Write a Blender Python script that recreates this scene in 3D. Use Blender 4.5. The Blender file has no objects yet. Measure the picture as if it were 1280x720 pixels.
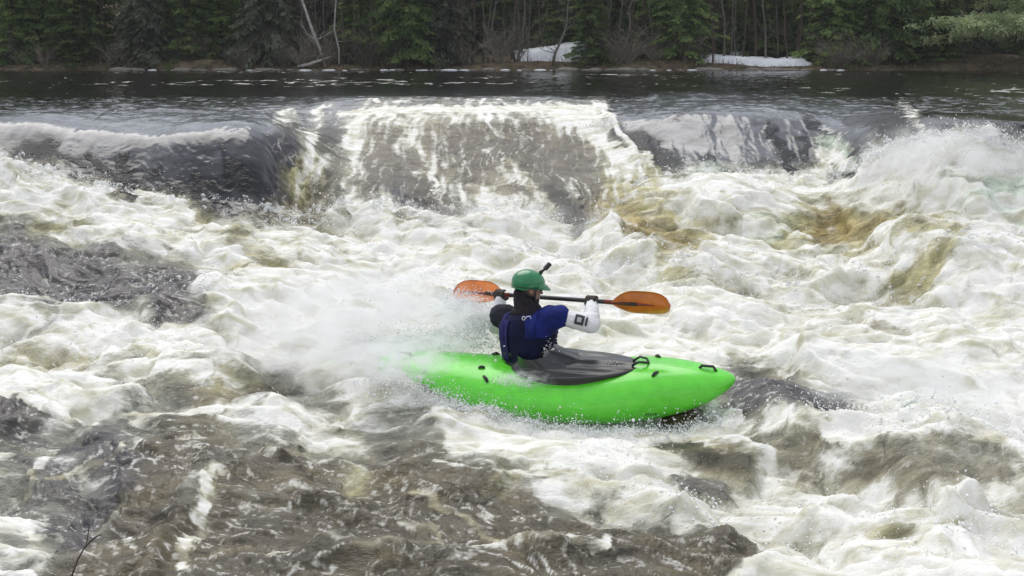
import bpy, bmesh, math, random
import numpy as np
from mathutils import Vector, Matrix, Euler

random.seed(7)
RNG = np.random.default_rng(11)
scene = bpy.context.scene
COL = scene.collection
R = math.radians

# ------------------------------------------------------------------ camera
CAM_Z, FOC, HOR = 0.85, 1600.0, 65.0       # photo pixels (1280 wide)
cam_d = bpy.data.cameras.new('camera'); cam = bpy.data.objects.new('camera', cam_d); COL.objects.link(cam)
cam_d.sensor_width = 36; cam_d.lens = 36 * FOC / 1280
cam.location = (0, 0, CAM_Z); cam.rotation_euler = (R(90), 0, 0)
cam_d.shift_y = -(360 - HOR) / 1280
cam_d.clip_start = 0.05; cam_d.clip_end = 3000
scene.camera = cam

def at(px, py, Y):
    """the point seen at a photo pixel, Y metres out"""
    return Vector(((px - 640) / FOC * Y, Y, CAM_Z - (py - HOR) / FOC * Y))

# ------------------------------------------------------------------ world
world = bpy.data.worlds.new('World'); scene.world = world; world.use_nodes = True
wt = world.node_tree; wt.nodes.clear()
SUN_EL, SUN_ROT = R(61.3), R(-24)
def N(t, kind, **kw):
    n = t.nodes.new(kind)
    for k, v in kw.items():
        if k.startswith('i_'):
            n.inputs[k[2:].replace('_', ' ')].default_value = v
        else:
            setattr(n, k, v)
    return n
sky = N(wt, 'ShaderNodeTexSky', sky_type='NISHITA', sun_disc=False, sun_elevation=SUN_EL, sun_rotation=SUN_ROT,
        air_density=1.0, dust_density=2.0, ozone_density=1.0)
# a bright, nearly closed cloud layer over the physical sky
wtc = N(wt, 'ShaderNodeTexCoord'); wmp = N(wt, 'ShaderNodeMapping'); wmp.inputs['Scale'].default_value = (1, 1, 2.4)
wn = N(wt, 'ShaderNodeTexNoise'); wn.inputs['Scale'].default_value = 2.2; wn.inputs['Detail'].default_value = 6; wn.inputs['Distortion'].default_value = .5
wr = N(wt, 'ShaderNodeValToRGB'); wr.color_ramp.elements[0].position = .36; wr.color_ramp.elements[0].color = (.50, .53, .60, 1)
wr.color_ramp.elements[1].position = .66; wr.color_ramp.elements[1].color = (.92, .94, .98, 1)
wg = N(wt, 'ShaderNodeMix', data_type='RGBA', blend_type='MULTIPLY'); wg.inputs['Factor'].default_value = 1; wg.inputs['B'].default_value = (6.6, 6.6, 6.6, 1)
hs = N(wt, 'ShaderNodeMix', data_type='RGBA'); hs.inputs['Factor'].default_value = .86
wt.links.new(wtc.outputs['Generated'], wmp.inputs[0]); wt.links.new(wmp.outputs[0], wn.inputs['Vector']); wt.links.new(wn.outputs['Fac'], wr.inputs[0])
wt.links.new(wr.outputs[0], wg.inputs['A']); wt.links.new(wg.outputs['Result'], hs.inputs['B'])
bg = N(wt, 'ShaderNodeBackground'); bg.inputs['Strength'].default_value = 0.13
wo = N(wt, 'ShaderNodeOutputWorld')
wt.links.new(sky.outputs[0], hs.inputs['A']); wt.links.new(hs.outputs['Result'], bg.inputs['Color']); wt.links.new(bg.outputs[0], wo.inputs[0])
sd = bpy.data.lights.new('sun', 'SUN'); sd.energy = 1.45; sd.angle = R(48); sd.color = (1, .965, .91)
sun = bpy.data.objects.new('sun', sd); COL.objects.link(sun)
sun.rotation_euler = Euler((R(38), 0, R(-25)))
sdir = Vector((math.sin(R(-25)) * math.cos(SUN_EL) * -1, -math.cos(R(-25)) * math.cos(SUN_EL), math.sin(SUN_EL)))
# the sun stands high beyond the far bank, behind thin cloud: direction towards it
sdir = Vector((-0.22, 0.50, 1.0)).normalized()
sun.rotation_euler = sdir.to_track_quat('Z', 'Y').to_euler()
sky.sun_rotation = math.atan2(sdir.x, sdir.y)
scene.view_settings.view_transform = 'Standard'; scene.view_settings.look = 'None'
scene.view_settings.exposure = 0.42; scene.view_settings.gamma = 1.0
scene.cycles.max_bounces = 8; scene.cycles.diffuse_bounces = 3; scene.cycles.glossy_bounces = 3
scene.cycles.transparent_max_bounces = 12

# ------------------------------------------------------------------ tagging
def tag(o, label=None, cat=None, group=None, kind=None):
    if label: o['label'] = label
    if cat: o['category'] = cat
    if group: o['group'] = group
    if kind: o['kind'] = kind
    return o
def empty(name, loc=(0, 0, 0), rz=0):
    o = bpy.data.objects.new(name, None); COL.objects.link(o)
    o.location = loc; o.rotation_euler = (0, 0, rz); o.empty_display_size = .2
    return o
def link_mesh(name, verts, faces, mat, parent=None, smooth=True):
    me = bpy.data.meshes.new(name)
    me.from_pydata([tuple(v) for v in verts], [], [tuple(f) for f in faces])
    me.validate(); 
    if smooth: me.shade_smooth()
    me.materials.append(mat)
    o = bpy.data.objects.new(name, me); COL.objects.link(o)
    if parent: o.parent = parent
    return o
def np_mesh(name, V, F, mat, parent=None, smooth=True):
    """V (n,3), F (m,k) arrays, k = 3 or 4"""
    me = bpy.data.meshes.new(name)
    V = np.asarray(V, np.float32); F = np.asarray(F, np.int32); k = F.shape[1]
    me.vertices.add(len(V)); me.vertices.foreach_set('co', V.ravel())
    me.loops.add(F.size); me.loops.foreach_set('vertex_index', F.ravel())
    me.polygons.add(len(F)); me.polygons.foreach_set('loop_start', np.arange(0, F.size, k, dtype=np.int32))
    me.polygons.foreach_set('loop_total', np.full(len(F), k, np.int32))
    if smooth: me.polygons.foreach_set('use_smooth', np.ones(len(F), bool))
    me.update(calc_edges=True)
    me.materials.append(mat)
    o = bpy.data.objects.new(name, me); COL.objects.link(o)
    if parent: o.parent = parent
    return o

# ------------------------------------------------------------------ noise
_perm = RNG.permutation(256).astype(np.int32); _perm = np.concatenate([_perm, _perm, _perm])
_g = RNG.normal(size=(256, 3)); _g /= np.linalg.norm(_g, axis=1)[:, None]; _g = _g.astype(np.float32)
def pn(x, y, z):
    """gradient noise, about -0.7..0.7"""
    x = np.asarray(x, np.float32); y = np.asarray(y, np.float32); z = np.broadcast_to(np.asarray(z, np.float32), x.shape)
    xi = np.floor(x).astype(np.int32); yi = np.floor(y).astype(np.int32); zi = np.floor(z).astype(np.int32)
    xf = x - xi; yf = y - yi; zf = z - zi
    u = xf*xf*xf*(xf*(xf*6-15)+10); v = yf*yf*yf*(yf*(yf*6-15)+10); w = zf*zf*zf*(zf*(zf*6-15)+10)
    xi &= 255; yi &= 255; zi &= 255
    out = 0
    for dx in (0, 1):
        wx = u if dx else 1 - u
        for dy in (0, 1):
            wy = v if dy else 1 - v
            h2 = _perm[_perm[xi + dx] + yi + dy]
            for dz in (0, 1):
                wz = w if dz else 1 - w
                g = _g[_perm[h2 + zi + dz]]
                out = out + wx * wy * wz * (g[..., 0]*(xf-dx) + g[..., 1]*(yf-dy) + g[..., 2]*(zf-dz))
    return out
def fbm(x, y, z, oct=4, lac=2.1, gain=.5, fn=None):
    s = 0; a = 1; t = 0
    for i in range(oct):
        n = pn(x, y, z + 7.3 * i)
        if fn == 'b': n = np.sqrt(n * n + .006) * 2.2 - .50
        if fn == 'r': n = .45 - np.abs(n) * 2.2
        s = s + a * n; t += a
        a *= gain; x = x * lac; y = y * lac; z = z * lac
    return s / t
def ss(a, b, x):
    t = np.clip((x - a) / (b - a), 0, 1); return t * t * (3 - 2 * t)
def gblur(A, sy, sx):
    for ax, s in ((0, sy), (1, sx)):
        if s <= 0: continue
        r = int(3 * s) + 1; k = np.exp(-.5 * (np.arange(-r, r + 1) / s) ** 2); k /= k.sum()
        P = np.pad(A, [(r, r) if a == ax else (0, 0) for a in range(A.ndim)], mode='edge')
        out = np.zeros_like(A)
        for i, kk in enumerate(k):
            sl = [slice(None)] * A.ndim; sl[ax] = slice(i, i + A.shape[ax])
            out += kk * P[tuple(sl)]
        A = out
    return A

# ------------------------------------------------------------------ river bed profile
# per bearing: lip (pixel row, distance), brow, foot of the fall, then the run-out to the near bank
#  bearing px :  lip(py,d)     brow(py,d)     foot(py,d)     crest(py,d)    run-out points (py,d) ...
PROF = {
 -400: [(146,16.8),(160,15.9),(235,14.9),(205,14.2),(300,12.6),(400,10.9),(520,8.9),(640,7.3),(760,6.0)],
    0: [(146,16.8),(160,15.9),(232,14.9),(197,14.2),(300,12.6),(400,10.9),(520,8.9),(640,7.3),(760,6.0)],
   80: [(147,16.6),(160,15.9),(245,14.9),(212,14.3),(300,12.7),(400,10.9),(520,8.9),(640,7.3),(760,6.0)],
  170: [(148,16.4),(163,15.7),(262,14.8),(244,14.3),(310,12.8),(400,10.9),(520,8.9),(640,7.3),(760,6.0)],
  320: [(151,15.8),(168,15.4),(272,14.7),(252,14.2),(325,12.8),(400,11.0),(520,8.9),(640,7.3),(760,6.0)],
  370: [(136,19.2),(165,16.4),(282,15.0),(262,14.3),(330,12.8),(400,11.0),(520,8.9),(640,7.3),(760,6.0)],
  440: [(128,21.6),(149,18.3),(275,15.2),(254,14.5),(330,12.8),(400,11.0),(520,8.9),(640,7.3),(760,6.0)],
  560: [(126,22.3),(147,18.6),(300,15.2),(278,14.6),(340,12.8),(400,11.2),(520,8.9),(640,7.3),(760,6.0)],
  640: [(126,22.3),(147,18.6),(290,15.4),(262,14.7),(340,12.8),(400,11.2),(520,8.9),(640,7.3),(760,6.0)],
  730: [(127,21.9),(144,18.6),(312,15.2),(290,14.5),(340,12.9),(405,11.2),(520,8.9),(640,7.3),(760,6.0)],
  800: [(128,21.6),(150,18.0),(245,16.2),(222,15.4),(320,13.3),(410,11.3),(520,8.9),(640,7.3),(760,6.0)],
  920: [(129,21.2),(150,18.0),(232,16.2),(210,15.4),(320,13.3),(410,11.3),(520,8.9),(640,7.3),(760,6.0)],
 1040: [(130,20.9),(150,18.0),(240,16.2),(222,15.4),(320,13.3),(410,11.3),(520,8.9),(640,7.3),(760,6.0)],
 1110: [(142,17.7),(165,16.2),(225,15.8),(190,15.0),(310,13.2),(410,11.3),(520,8.9),(640,7.3),(760,6.0)],
 1200: [(157,14.8),(176,14.6),(215,14.4),(176,14.0),(300,12.8),(410,11.2),(520,8.9),(640,7.3),(760,6.0)],
 1280: [(157,14.8),(178,14.6),(225,14.3),(186,13.8),(300,12.7),(410,11.2),(520,8.9),(640,7.3),(760,6.0)],
 1700: [(157,14.8),(178,14.6),(215,14.2),(190,13.8),(300,12.7),(410,11.2),(520,8.9),(640,7.3),(760,6.0)],
}
_px = np.array(sorted(PROF)); _tab = np.array([PROF[p] for p in _px], float)      # (c, k, 2)
S_MIN, S_MAX, NS = -.60, .60, 1240
s_ax = np.linspace(S_MIN, S_MAX, NS)
# distance rows: dense in screen space
def rows(a, b, n): return list(np.linspace(a, b, n, endpoint=False))
y_ax = np.array(rows(4.6, 9, 300) + rows(9, 13.5, 300) + rows(13.5, 18.6, 420) + rows(18.6, 24, 120) +
                list(24 * (64 / 24) ** np.linspace(0, 1, 120)))
NY = len(y_ax)
S, Y = np.meshgrid(s_ax, y_ax)
X = S * Y
PX = 640 + FOC * S
bear = 640 + FOC * s_ax
Z0 = np.zeros((NY, NS))
knd = np.stack([np.interp(bear, _px, _tab[:, k, 1]) for k in range(_tab.shape[1])], 1)
knp = np.stack([np.interp(bear, _px, _tab[:, k, 0]) for k in range(_tab.shape[1])], 1)
for j in range(NS):
    d = knd[j][::-1]; p = knp[j][::-1]
    z = CAM_Z - (p - HOR) / FOC * d
    z[-1] = min(z[-1], 0.0)
    dd = np.concatenate([[4.4], d, [d[-1] + .6, 70]]); zz = np.concatenate([[z[0] - .05], z, [0, 0]])
    # smooth in distance
    zi = np.interp(y_ax, dd, zz)
    Z0[:, j] = zi
Zs = gblur(Z0, 9, 9)
dome = np.exp(-((PX_ := 640 + FOC * S) - 600) ** 2 / 150 ** 2)
Zs = Zs - .05 * np.exp(-((PX_ - 730) / 30) ** 2) * np.exp(-((Y - 18.2) / 1.2) ** 2) - .04 * np.exp(-((PX_ - 455) / 30) ** 2) * np.exp(-((Y - 18.2) / 1.2) ** 2)
Zs = Zs + (Y > 14.6) * (Y < 19.5) * np.exp(-((Y - 16.3) / .9) ** 2) * (.07 * dome + .05 * np.sin(PX_ / 34) * dome + .06 * np.sin(PX_ / 61 + 1.2))
sag = np.exp(-((PX_ - 395) / 48) ** 2) * .16 + np.exp(-((PX_ - 500) / 26) ** 2) * .05 + np.exp(-((PX_ - 675) / 30) ** 2) * .05
Zs = Zs - sag * np.exp(-((Y - 18.0) / 1.4) ** 2)
PYb = HOR + FOC * (CAM_Z - Zs) / Y

# ------------------------------------------------------------------ what the surface is made of
MAP = {
 112: "u:1280",
 124: "u:405 s:700 u:860 s:930 u:1280",
 133: "u:320 S:740 W:758 S:1010 S:1110 u:1280",
 142: "u:20 S:345 W:372 S:395 W:420 S:450 W:520 c:600 W:760 S:960 S:1090 u:1280",
 152: "S:345 m:368 s:392 W:404 s:428 W:452 e:520 c:545 e:600 b:650 e:690 W:722 c:740 W:765 S:1090 k:1120 u:1280",
 166: "S:332 g:366 b:386 W:398 k:426 W:450 e:505 c:520 e:560 b:600 e:640 n:672 e:700 b:728 c:748 W:780 s:830 S:980 s:1100 k:1150 u:1280",
 184: "s:25 k:72 S:230 s:345 g:384 W:396 n:430 W:446 e:480 b:510 c:524 b:580 n:640 b:668 n:722 e:745 c:800 k:830 S:985 s:1085 m:1110 W:1250 u:1280",
 202: "W:30 k:80 s:350 g:368 y:396 W:406 n:436 W:448 b:480 e:500 b:530 c:545 n:600 b:622 n:690 b:716 n:745 m:765 c:815 k:842 s:1000 k:1018 W:1065 k:1076 W:1280",
 222: "W:90 s:115 k:165 s:290 k:335 g:358 y:396 n:430 c:444 b:500 n:540 b:556 c:568 n:600 b:625 c:640 n:752 y:830 W:870 m:890 W:1035 k:1062 W:1130 W:1180 p:1280",
 240: "c:40 W:140 k:172 s:200 k:300 s:345 g:364 y:390 n:430 m:446 b:475 g:520 n:560 m:578 e:600 c:625 e:650 n:700 m:712 n:758 y:780 y:855 c:900 W:1060 W:1180 p:1280",
 260: "c:60 y:85 W:240 k:262 s:330 b:362 n:392 c:425 W:490 g:540 b:575 m:592 W:640 c:665 m:685 n:745 Y:800 y:850 c:900 y:1020 Y:1080 y:1150 W:1200 p:1280",
 280: "m:40 y:120 c:230 y:270 W:350 c:530 n:592 m:610 W:690 b:745 y:770 Y:835 y:885 c:930 p:990 y:1010 Y:1110 y:1185 p:1280",
 300: "g:60 m:140 c:200 y:330 c:440 W:570 m:590 W:715 m:745 c:775 Y:865 y:895 c:930 y:1020 Y:1110 y:1220 W:1280",
 320: "g:150 m:220 c:300 y:390 c:560 W:790 y:830 Y:880 y:910 c:980 y:1120 y:1230 W:1280",
 340: "g:228 m:250 c:310 y:365 c:520 c:640 W:830 y:890 c:1060 y:1220 W:1280",
 360: "g:238 m:280 c:380 c:560 W:700 W:880 c:1100 y:1180 W:1280",
 380: "g:235 m:262 c:350 W:600 W:760 c:900 W:1000 c:1180 W:1280",
 400: "W:50 m:80 W:190 g:268 W:600 W:800 c:1080 c:1160 W:1280",
 422: "c:120 W:240 W:420 p:480 W:640 W:900 c:1080 n:1165 W:1280",
 440: "y:110 c:240 W:420 p:500 W:900 c:1000 W:1100 c:1170 W:1280",
 460: "c:100 m:170 W:240 m:300 m:370 W:440 W:700 W:900 m:960 c:1090 m:1150 W:1280",
 480: "W:120 m:160 n:250 y:300 n:360 m:400 W:520 W:900 g:1000 W:1280",
 500: "W:120 c:160 m:240 n:340 m:440 W:480 m:560 W:700 W:900 g:1055 m:1090 W:1140 p:1240 W:1280",
 520: "g:50 W:150 m:230 c:300 m:380 c:450 m:560 W:640 W:900 c:930 g:1010 m:1100 W:1130 p:1210 W:1280",
 540: "g:60 m:110 g:150 m:190 n:300 m:390 c:460 m:560 W:820 c:960 W:1000 c:1100 W:1130 p:1220 W:1280",
 560: "m:60 g:180 n:290 c:310 n:380 m:430 n:560 W:700 c:780 m:850 c:940 W:970 c:1050 W:1110 p:1200 c:1280",
 580: "g:60 m:90 g:190 n:270 m:290 n:420 m:470 n:560 m:650 W:850 m:870 c:920 W:980 c:1110 W:1280",
 600: "m:40 g:90 m:130 g:170 n:420 y:470 n:620 y:660 m:700 W:990 W:1050 c:1170 W:1280",
 620: "m:30 g:160 n:240 m:262 n:690 m:760 W:860 c:960 W:1100 c:1170 c:1280",
 640: "g:40 m:80 g:160 n:250 n:770 m:840 W:1000 c:1100 W:1140 c:1280",
 660: "m:50 g:130 n:250 n:860 m:900 c:960 W:1100 y:1150 W:1280",
 680: "m:60 g:110 n:250 n:920 y:980 W:1280",
 700: "m:60 n:250 n:930 W:1280",
 722: "m:50 n:250 n:940 W:1280",
 760: "m:50 n:250 n:940 W:1280",
}
#            foam  bodyRGB                 gloss  amp   veins
CLS = {
 'u': (.00, (.010,.009,.008), 1.0, .10, .10),
 's': (.00, (.050,.053,.063), 1.4, .06, .0),
 'S': (.00, (.120,.125,.140), 1.45, .05, .0),  # smooth sheet with the silvery sky reflection painted into its paler body
 'e': (.33, (.190,.165,.110), .50, .55, .5),
 'k': (.00, (.006,.007,.010), .45, .10, .0),
 'b': (.24, (.090,.074,.050), .70, .45, .8),
 'n': (.15, (.092,.079,.052), .70, .46, .80),
 'g': (.16, (.050,.046,.052), .80, .50, .80),
 'm': (.50, (.240,.240,.200), .40, .75, .6),
 'y': (.52, (.420,.390,.210), .25, .95, .3),
 'Y': (.30, (.340,.270,.110), .35, .85, .3),
 'p': (.62, (.560,.640,.520), .20, .95, .2),
 'c': (.84, (.480,.450,.320), .14, 1.0, .2),
 'W': (1.0, (.560,.555,.440), .10, 1.0, .0),
}
ry = np.array(sorted(MAP)); cols = np.arange(-20, 1301, 5)
G = np.zeros((len(ry), len(cols), 7))
for i, r in enumerate(ry):
    segs = [(a.split(':')[0], int(a.split(':')[1])) for a in MAP[r].split()]
    for j, c in enumerate(cols):
        for k, e in segs:
            if c < e: break
        f, b, gl, am, ve = CLS[k]
        G[i, j] = (f, *b, gl, am, ve)
# resample rows at 5 px and soften a little
ryd = np.arange(105, 765, 5)
Gd = np.zeros((len(ryd), len(cols), 7))
for j in range(len(cols)):
    for q in range(7): Gd[:, j, q] = np.interp(ryd, ry, G[:, j, q])
Gd = gblur(Gd, 1.2, 1.4)
def sample(px, py):
    a = np.clip((px + 20) / 5, 0, len(cols) - 1.001); b = np.clip((py - 105) / 5, 0, len(ryd) - 1.001)
    ai = a.astype(int); bi = b.astype(int); af = (a - ai)[..., None]; bf = (b - bi)[..., None]
    return ((Gd[bi, ai] * (1 - af) + Gd[bi, ai + 1] * af) * (1 - bf) +
            (Gd[bi + 1, ai] * (1 - af) + Gd[bi + 1, ai + 1] * af) * bf)

# flow coordinates: across, along (arc length down the falls)
arc = np.concatenate([np.zeros((1, NS)), np.cumsum(np.sqrt(np.diff(Zs, axis=0) ** 2 + np.diff(Y, axis=0) ** 2), 0)], 0)
face = ss(.25, .8, gblur(np.abs(np.gradient(Zs, axis=0) / np.gradient(Y, axis=0)), 5, 5)) * (Y > 13.8)
lowr = 1 - ss(14.2, 16.0, Y)                      # below the falls
warp1 = fbm(X * 1.3, arc * 1.3, 1.0, 4); warp2 = fbm(X * 1.3, arc * 1.3, 9.0, 4)
wpx = FOC / Y
wq1 = fbm(X * 4.2, arc * 4.2, 91.0, 4, gain=.6); wq2 = fbm(X * 4.2, arc * 4.2, 95.0, 4, gain=.6)
A = sample(PX + warp1 * .40 * wpx + wq1 * .26 * wpx, PYb + warp2 * .19 * wpx + wq2 * .15 * wpx)
def seg_dist(px, py, pts):
    best = np.full(px.shape, 1e9); side = np.zeros(px.shape)
    for (x0, y0), (x1, y1) in zip(pts[:-1], pts[1:]):
        dx, dy = x1 - x0, y1 - y0; L = dx * dx + dy * dy
        t = np.clip(((px - x0) * dx + (py - y0) * dy) / L, 0, 1)
        ex = px - (x0 + t * dx); ey = py - (y0 + t * dy)
        d = np.hypot(ex, ey); m = d < best
        best = np.where(m, d, best); side = np.where(m, ex * -dy + ey * dx, side)
    return best, np.sign(side)
wq3 = fbm((X * math.cos(R(-22)) + Y * math.sin(R(-22))) * 5, (-X * math.sin(R(-22)) + Y * math.cos(R(-22))) * 11, 99.0, 4, gain=.65) * 2
SX = PX + wq1 * 34 + warp1 * 14; SY = PYb + wq2 * 22 + warp2 * 8
for pts, w, c_, st in (
    # dark rifts in the smooth sheets
    ([(34,190),(60,183),(78,196)], 9, 'k', .9), ([(116,196),(138,216),(150,238),(165,246)], 5, 'k', 1), ([(152,198),(158,222),(168,242)], 5, 'k', 1),
    ([(205,206),(185,222),(172,232)], 4, 'k', .9), ([(90,200),(112,206)], 5, 'k', .8), ([(285,205),(310,232),(330,240)], 9, 'k', .7), ([(242,216),(250,232)], 3, 'k', .9), ([(275,185),(283,192)], 4, 'k', .8),
    ([(180,238),(210,232),(230,240)], 4, 'k', .7),
    ([(963,166),(978,182),(986,210)], 6, 'k', 1), ([(1008,142),(1016,158),(1036,170)], 4, 'k', 1), ([(1004,168),(1002,206)], 3, 'k', .9), ([(1070,190),(1062,222)], 7, 'k', 1),
    ([(775,170),(810,182),(838,206)], 12, 'k', .8), ([(880,196),(900,212)], 6, 'k', .8), ([(1060,150),(1100,142),(1150,160)], 7, 'k', .8), ([(1105,150),(1120,175)], 8, 'k', .8),
    ([(1030,180),(1050,188),(1058,206)], 10, 'p', .9), ([(850,150),(870,140)], 4, 'k', .6), ([(875,210),(895,214)], 8, 'p', .7), ([(1128,132),(1160,165)], 5, 'm', .9),
    # brown seams in the broken water at the right
    ([(940,540),(1010,568),(1080,590),(1150,612),(1195,628)], 9, 'n', .65), ([(1100,596),(1150,592),(1210,598),(1290,610)], 9, 'n', .7), ([(835,548),(880,558),(930,572)], 12, 'k', .85),
    ([(915,492),(990,508),(1055,524)], 11, 'g', 1), ([(1080,640),(1190,650)], 4, 'm', .8), ([(1090,420),(1165,424)], 9, 'y', 1), ([(850,590),(900,592)], 8, 'g', .8),
    # white runs in the shallow water of the foreground
    ([(-20,525),(70,512),(150,494),(260,480)], 8, 'W', .9), ([(30,620),(38,590),(60,575),(30,560)], 7, 'c', .9), ([(55,598),(110,592),(170,560),(240,545)], 4, 'c', .8),
    ([(-10,655),(30,665),(48,700),(40,730)], 12, 'c', .8), ([(90,660),(150,640),(160,620)], 4, 'm', .9), ([(300,565),(360,558),(430,570)], 7, 'c', .8),
    ([(330,700),(400,690),(470,705),(600,700),(760,708)], 6, 'c', .8), ([(520,615),(590,640),(625,670),(650,705)], 5, 'c', .75), ([(500,640),(545,650),(560,670)], 4, 'c', .7),
    ([(230,720),(236,670),(256,630),(270,600)], 11, 'W', 1), ([(400,560),(470,575),(560,590),(640,600)], 5, 'm', .9), ([(300,620),(370,610),(420,620)], 5, 'm', .8),
    ([(680,600),(740,640),(790,650),(800,680)], 6, 'c', .7), ([(260,690),(300,640),(380,625)], 4, 'm', .7), ([(0,575),(60,560),(120,565)], 4, 'm', .8), ([(640,560),(700,590),(760,630)], 7, 'W', .8),
    ([(180,520),(260,512),(340,520),(420,512)], 5, 'W', .8), ([(-20,690),(60,704),(130,690)], 5, 'm', .7),
    ([(640,205),(668,238),(690,262)], 5, 'c', .6), ([(425,235),(432,258)], 7, 'k', .5), ([(690,235),(715,268),(728,296)], 9, 'k', .6), ([(500,150),(522,190),(548,232)], 4, 'c', .5),
):
    f_, b_, g_, a_, v_ = CLS[c_]
    fg = min(q[1] for q in pts) > 470 and c_ in 'Wcm'
    if fg: w = w * .62; a_ = .45; f_ = min(f_, .78)
    mg = w * 3.2
    sel = (SX > min(q[0] for q in pts) - mg) & (SX < max(q[0] for q in pts) + mg) & (SY > min(q[1] for q in pts) - mg) & (SY < max(q[1] for q in pts) + mg)
    sel &= (Y < 15.6) if min(q[1] for q in pts) > 300 else (Y > 13.6)
    d, _s = seg_dist(SX[sel], SY[sel], pts)
    wgt = ss(1.7, .4, d / w + .9 * wq3[sel] * (1 if fg else .4)) * st
    if fg: wgt = wgt * (.30 + .70 * ss(-.35, .25, warp2[sel] + .7 * wq2[sel]))
    wgt = wgt[..., None]
    A[sel] = A[sel] * (1 - wgt) + np.array([f_, *b_, g_, a_ if c_ != 'k' else .08, v_]) * wgt
foam, body, gloss, amp, veins = A[..., 0], A[..., 1:4], A[..., 4], A[..., 5], A[..., 6]

# ------------------------------------------------------------------ displacement
# the run below the falls slides towards the right and the camera
ang = R(-22)
fu = X * math.cos(ang) + Y * math.sin(ang); fv = -X * math.sin(ang) + Y * math.cos(ang)
wx = fbm(X * .9, Y * .9, 3.1, 3) * .5; wy = fbm(X * .9, Y * .9, 5.7, 3) * .5
big = fbm((fu + wx) * .62, (fv + wy) * 1.35, 0.3, 3)
lump = fbm((fu + wx) * 1.55, (fv + wy) * 3.1, 2.3, 4, gain=.42, fn='b')
ridg = fbm((fu + wx * 1.6) * 2.4, (fv + wy * 1.6) * 5.0, 4.1, 4, fn='r')
fine = fbm((fu + wx) * 9, (fv + wy) * 13, 6.1, 4, fn='b')
fac_n = fbm(X * 6 + warp1 * 2, arc * 1.9 + warp2, 8.1, 5, gain=.6, fn='r')
calm = 1 - ss(.25, .7, amp)
dz = lowr * amp * (big * .62 + lump * .19 + ridg * .04 + fine * .010 * ss(.2, .8, amp))
chop = fbm((fu + wx) * 4.2, (fv + wy) * 13, 71.0, 4, gain=.58, fn='r')
dz += lowr * calm * (ridg * .055 + chop * .040 + fine * .018 + big * .12)
dz += lowr * (1 - calm) * chop * .010
# standing ridges: (pixel polyline, height m, half-width px)
def seg_dist(px, py, pts):
    best = np.full(px.shape, 1e9); side = np.zeros(px.shape)
    for (x0, y0), (x1, y1) in zip(pts[:-1], pts[1:]):
        dx, dy = x1 - x0, y1 - y0; L = dx * dx + dy * dy
        t = np.clip(((px - x0) * dx + (py - y0) * dy) / L, 0, 1)
        ex = px - (x0 + t * dx); ey = py - (y0 + t * dy)
        d = np.hypot(ex, ey); m = d < best
        best = np.where(m, d, best); side = np.where(m, ex * -dy + ey * dx, side)
    return best, np.sign(side)
for pts, h, w in (
    ([(880,492),(960,512),(1050,552),(1120,585),(1200,640)], .20, 20),
    ([(560,520),(700,560),(800,590),(860,640),(960,690)], .10, 22),
    ([(-60,408),(60,402),(150,396),(210,386),(280,402)], .14, 15),
    ([(0,300),(160,318),(250,345),(300,400)], .06, 16),
    ([(180,720),(230,640),(265,595),(330,575)], .07, 14),
    ([(400,690),(560,705),(720,700),(900,690)], .08, 14),
    ([(0,520),(100,505),(220,480),(300,470)], .10, 18),
    ([(1100,300),(1200,330),(1290,340)], .18, 26),
    ([(760,300),(830,340),(880,350)], .16, 24),
    ([(1010,470),(1100,500),(1190,575),(1290,600)], .16, 24),
):
    d, s_ = seg_dist(PX + warp1 * 40, PYb + warp2 * 25, pts)
    ww = w * 1.15
    dz += h * np.exp(-(d / ww) ** 2) * (Y < 15.2)
rough_ = ss(.12, .40, amp)
dz += face * rough_ * (fac_n * .16 * amp * 1.6 + lump * amp * .30)
# swells in the smooth sheets
silk = (PX < 1120) * (1 - ss(.1, .3, amp)) * ss(14.6, 15.6, Y) * (1 - ss(18.5, 20.5, Y))
dz += silk * (.09 * fbm(X * .85, Y * .6, 101.0, 2) + .045 * fbm(X * 2.6 + warp1, Y * .9, 103.0, 2) + .012 * fbm(X * 7, Y * 1.6, 105.0, 3, fn='r'))
# upper river
ups = ss(15.5, 19, Y)
rip = fbm(X * 1.2, Y * .9, 12.0, 3) * .05 + fbm(X * 2.6 + warp1, Y * 2.4 + warp2, 14.0, 4, fn='r') * .032
dz += ups * rip * (1 - face)
# crests thrown up at the foot of the falls
foot = knd[:, 3][None, :]
cr = np.exp(-((Y - foot) / .45) ** 2)
dz += cr * ss(.6, .95, foam) * (.10 * fbm(X * 2.2, Y * 2, 21.0, 4, fn='r') + .16 * fbm(X * 1.1, Y, 22.0, 2) + .05 * fbm(X * 9, Y * 9, 23.0, 3, fn='r'))
rb = np.exp(-((PX - 1200) / 95) ** 2) * np.exp(-((Y - 13.9) / .5) ** 2)
dz += rb * (.10 + .10 * fbm(X * 3, Y * 3, 121.0, 4, fn='r'))
# sheet of foam standing along the centre lip
d, _ = seg_dist(PX + warp1 * 14, PYb, [(425, 146), (480, 142), (740, 141), (755, 136), (790, 185), (800, 215)])
lipf = np.exp(-(d / 4.5) ** 2) * (Y > 15.4)
dz += lipf * (.03 + .06 * fbm(X * 6, Y * 6, 31.0, 3, fn='r'))
foam = np.maximum(foam, lipf)
# bulges over the boulders behind the lip
for bx, by, rx, ry_, h in ((480, 132, 85, 7, .13), (650, 132, 95, 7, .13), (845, 122, 40, 5, .08), (900, 150, 100, 22, .10), (960, 122, 60, 4, .05)):
    dz += h * np.exp(-((PX - bx) / rx) ** 4 - ((PYb - by) / ry_) ** 2)
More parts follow.
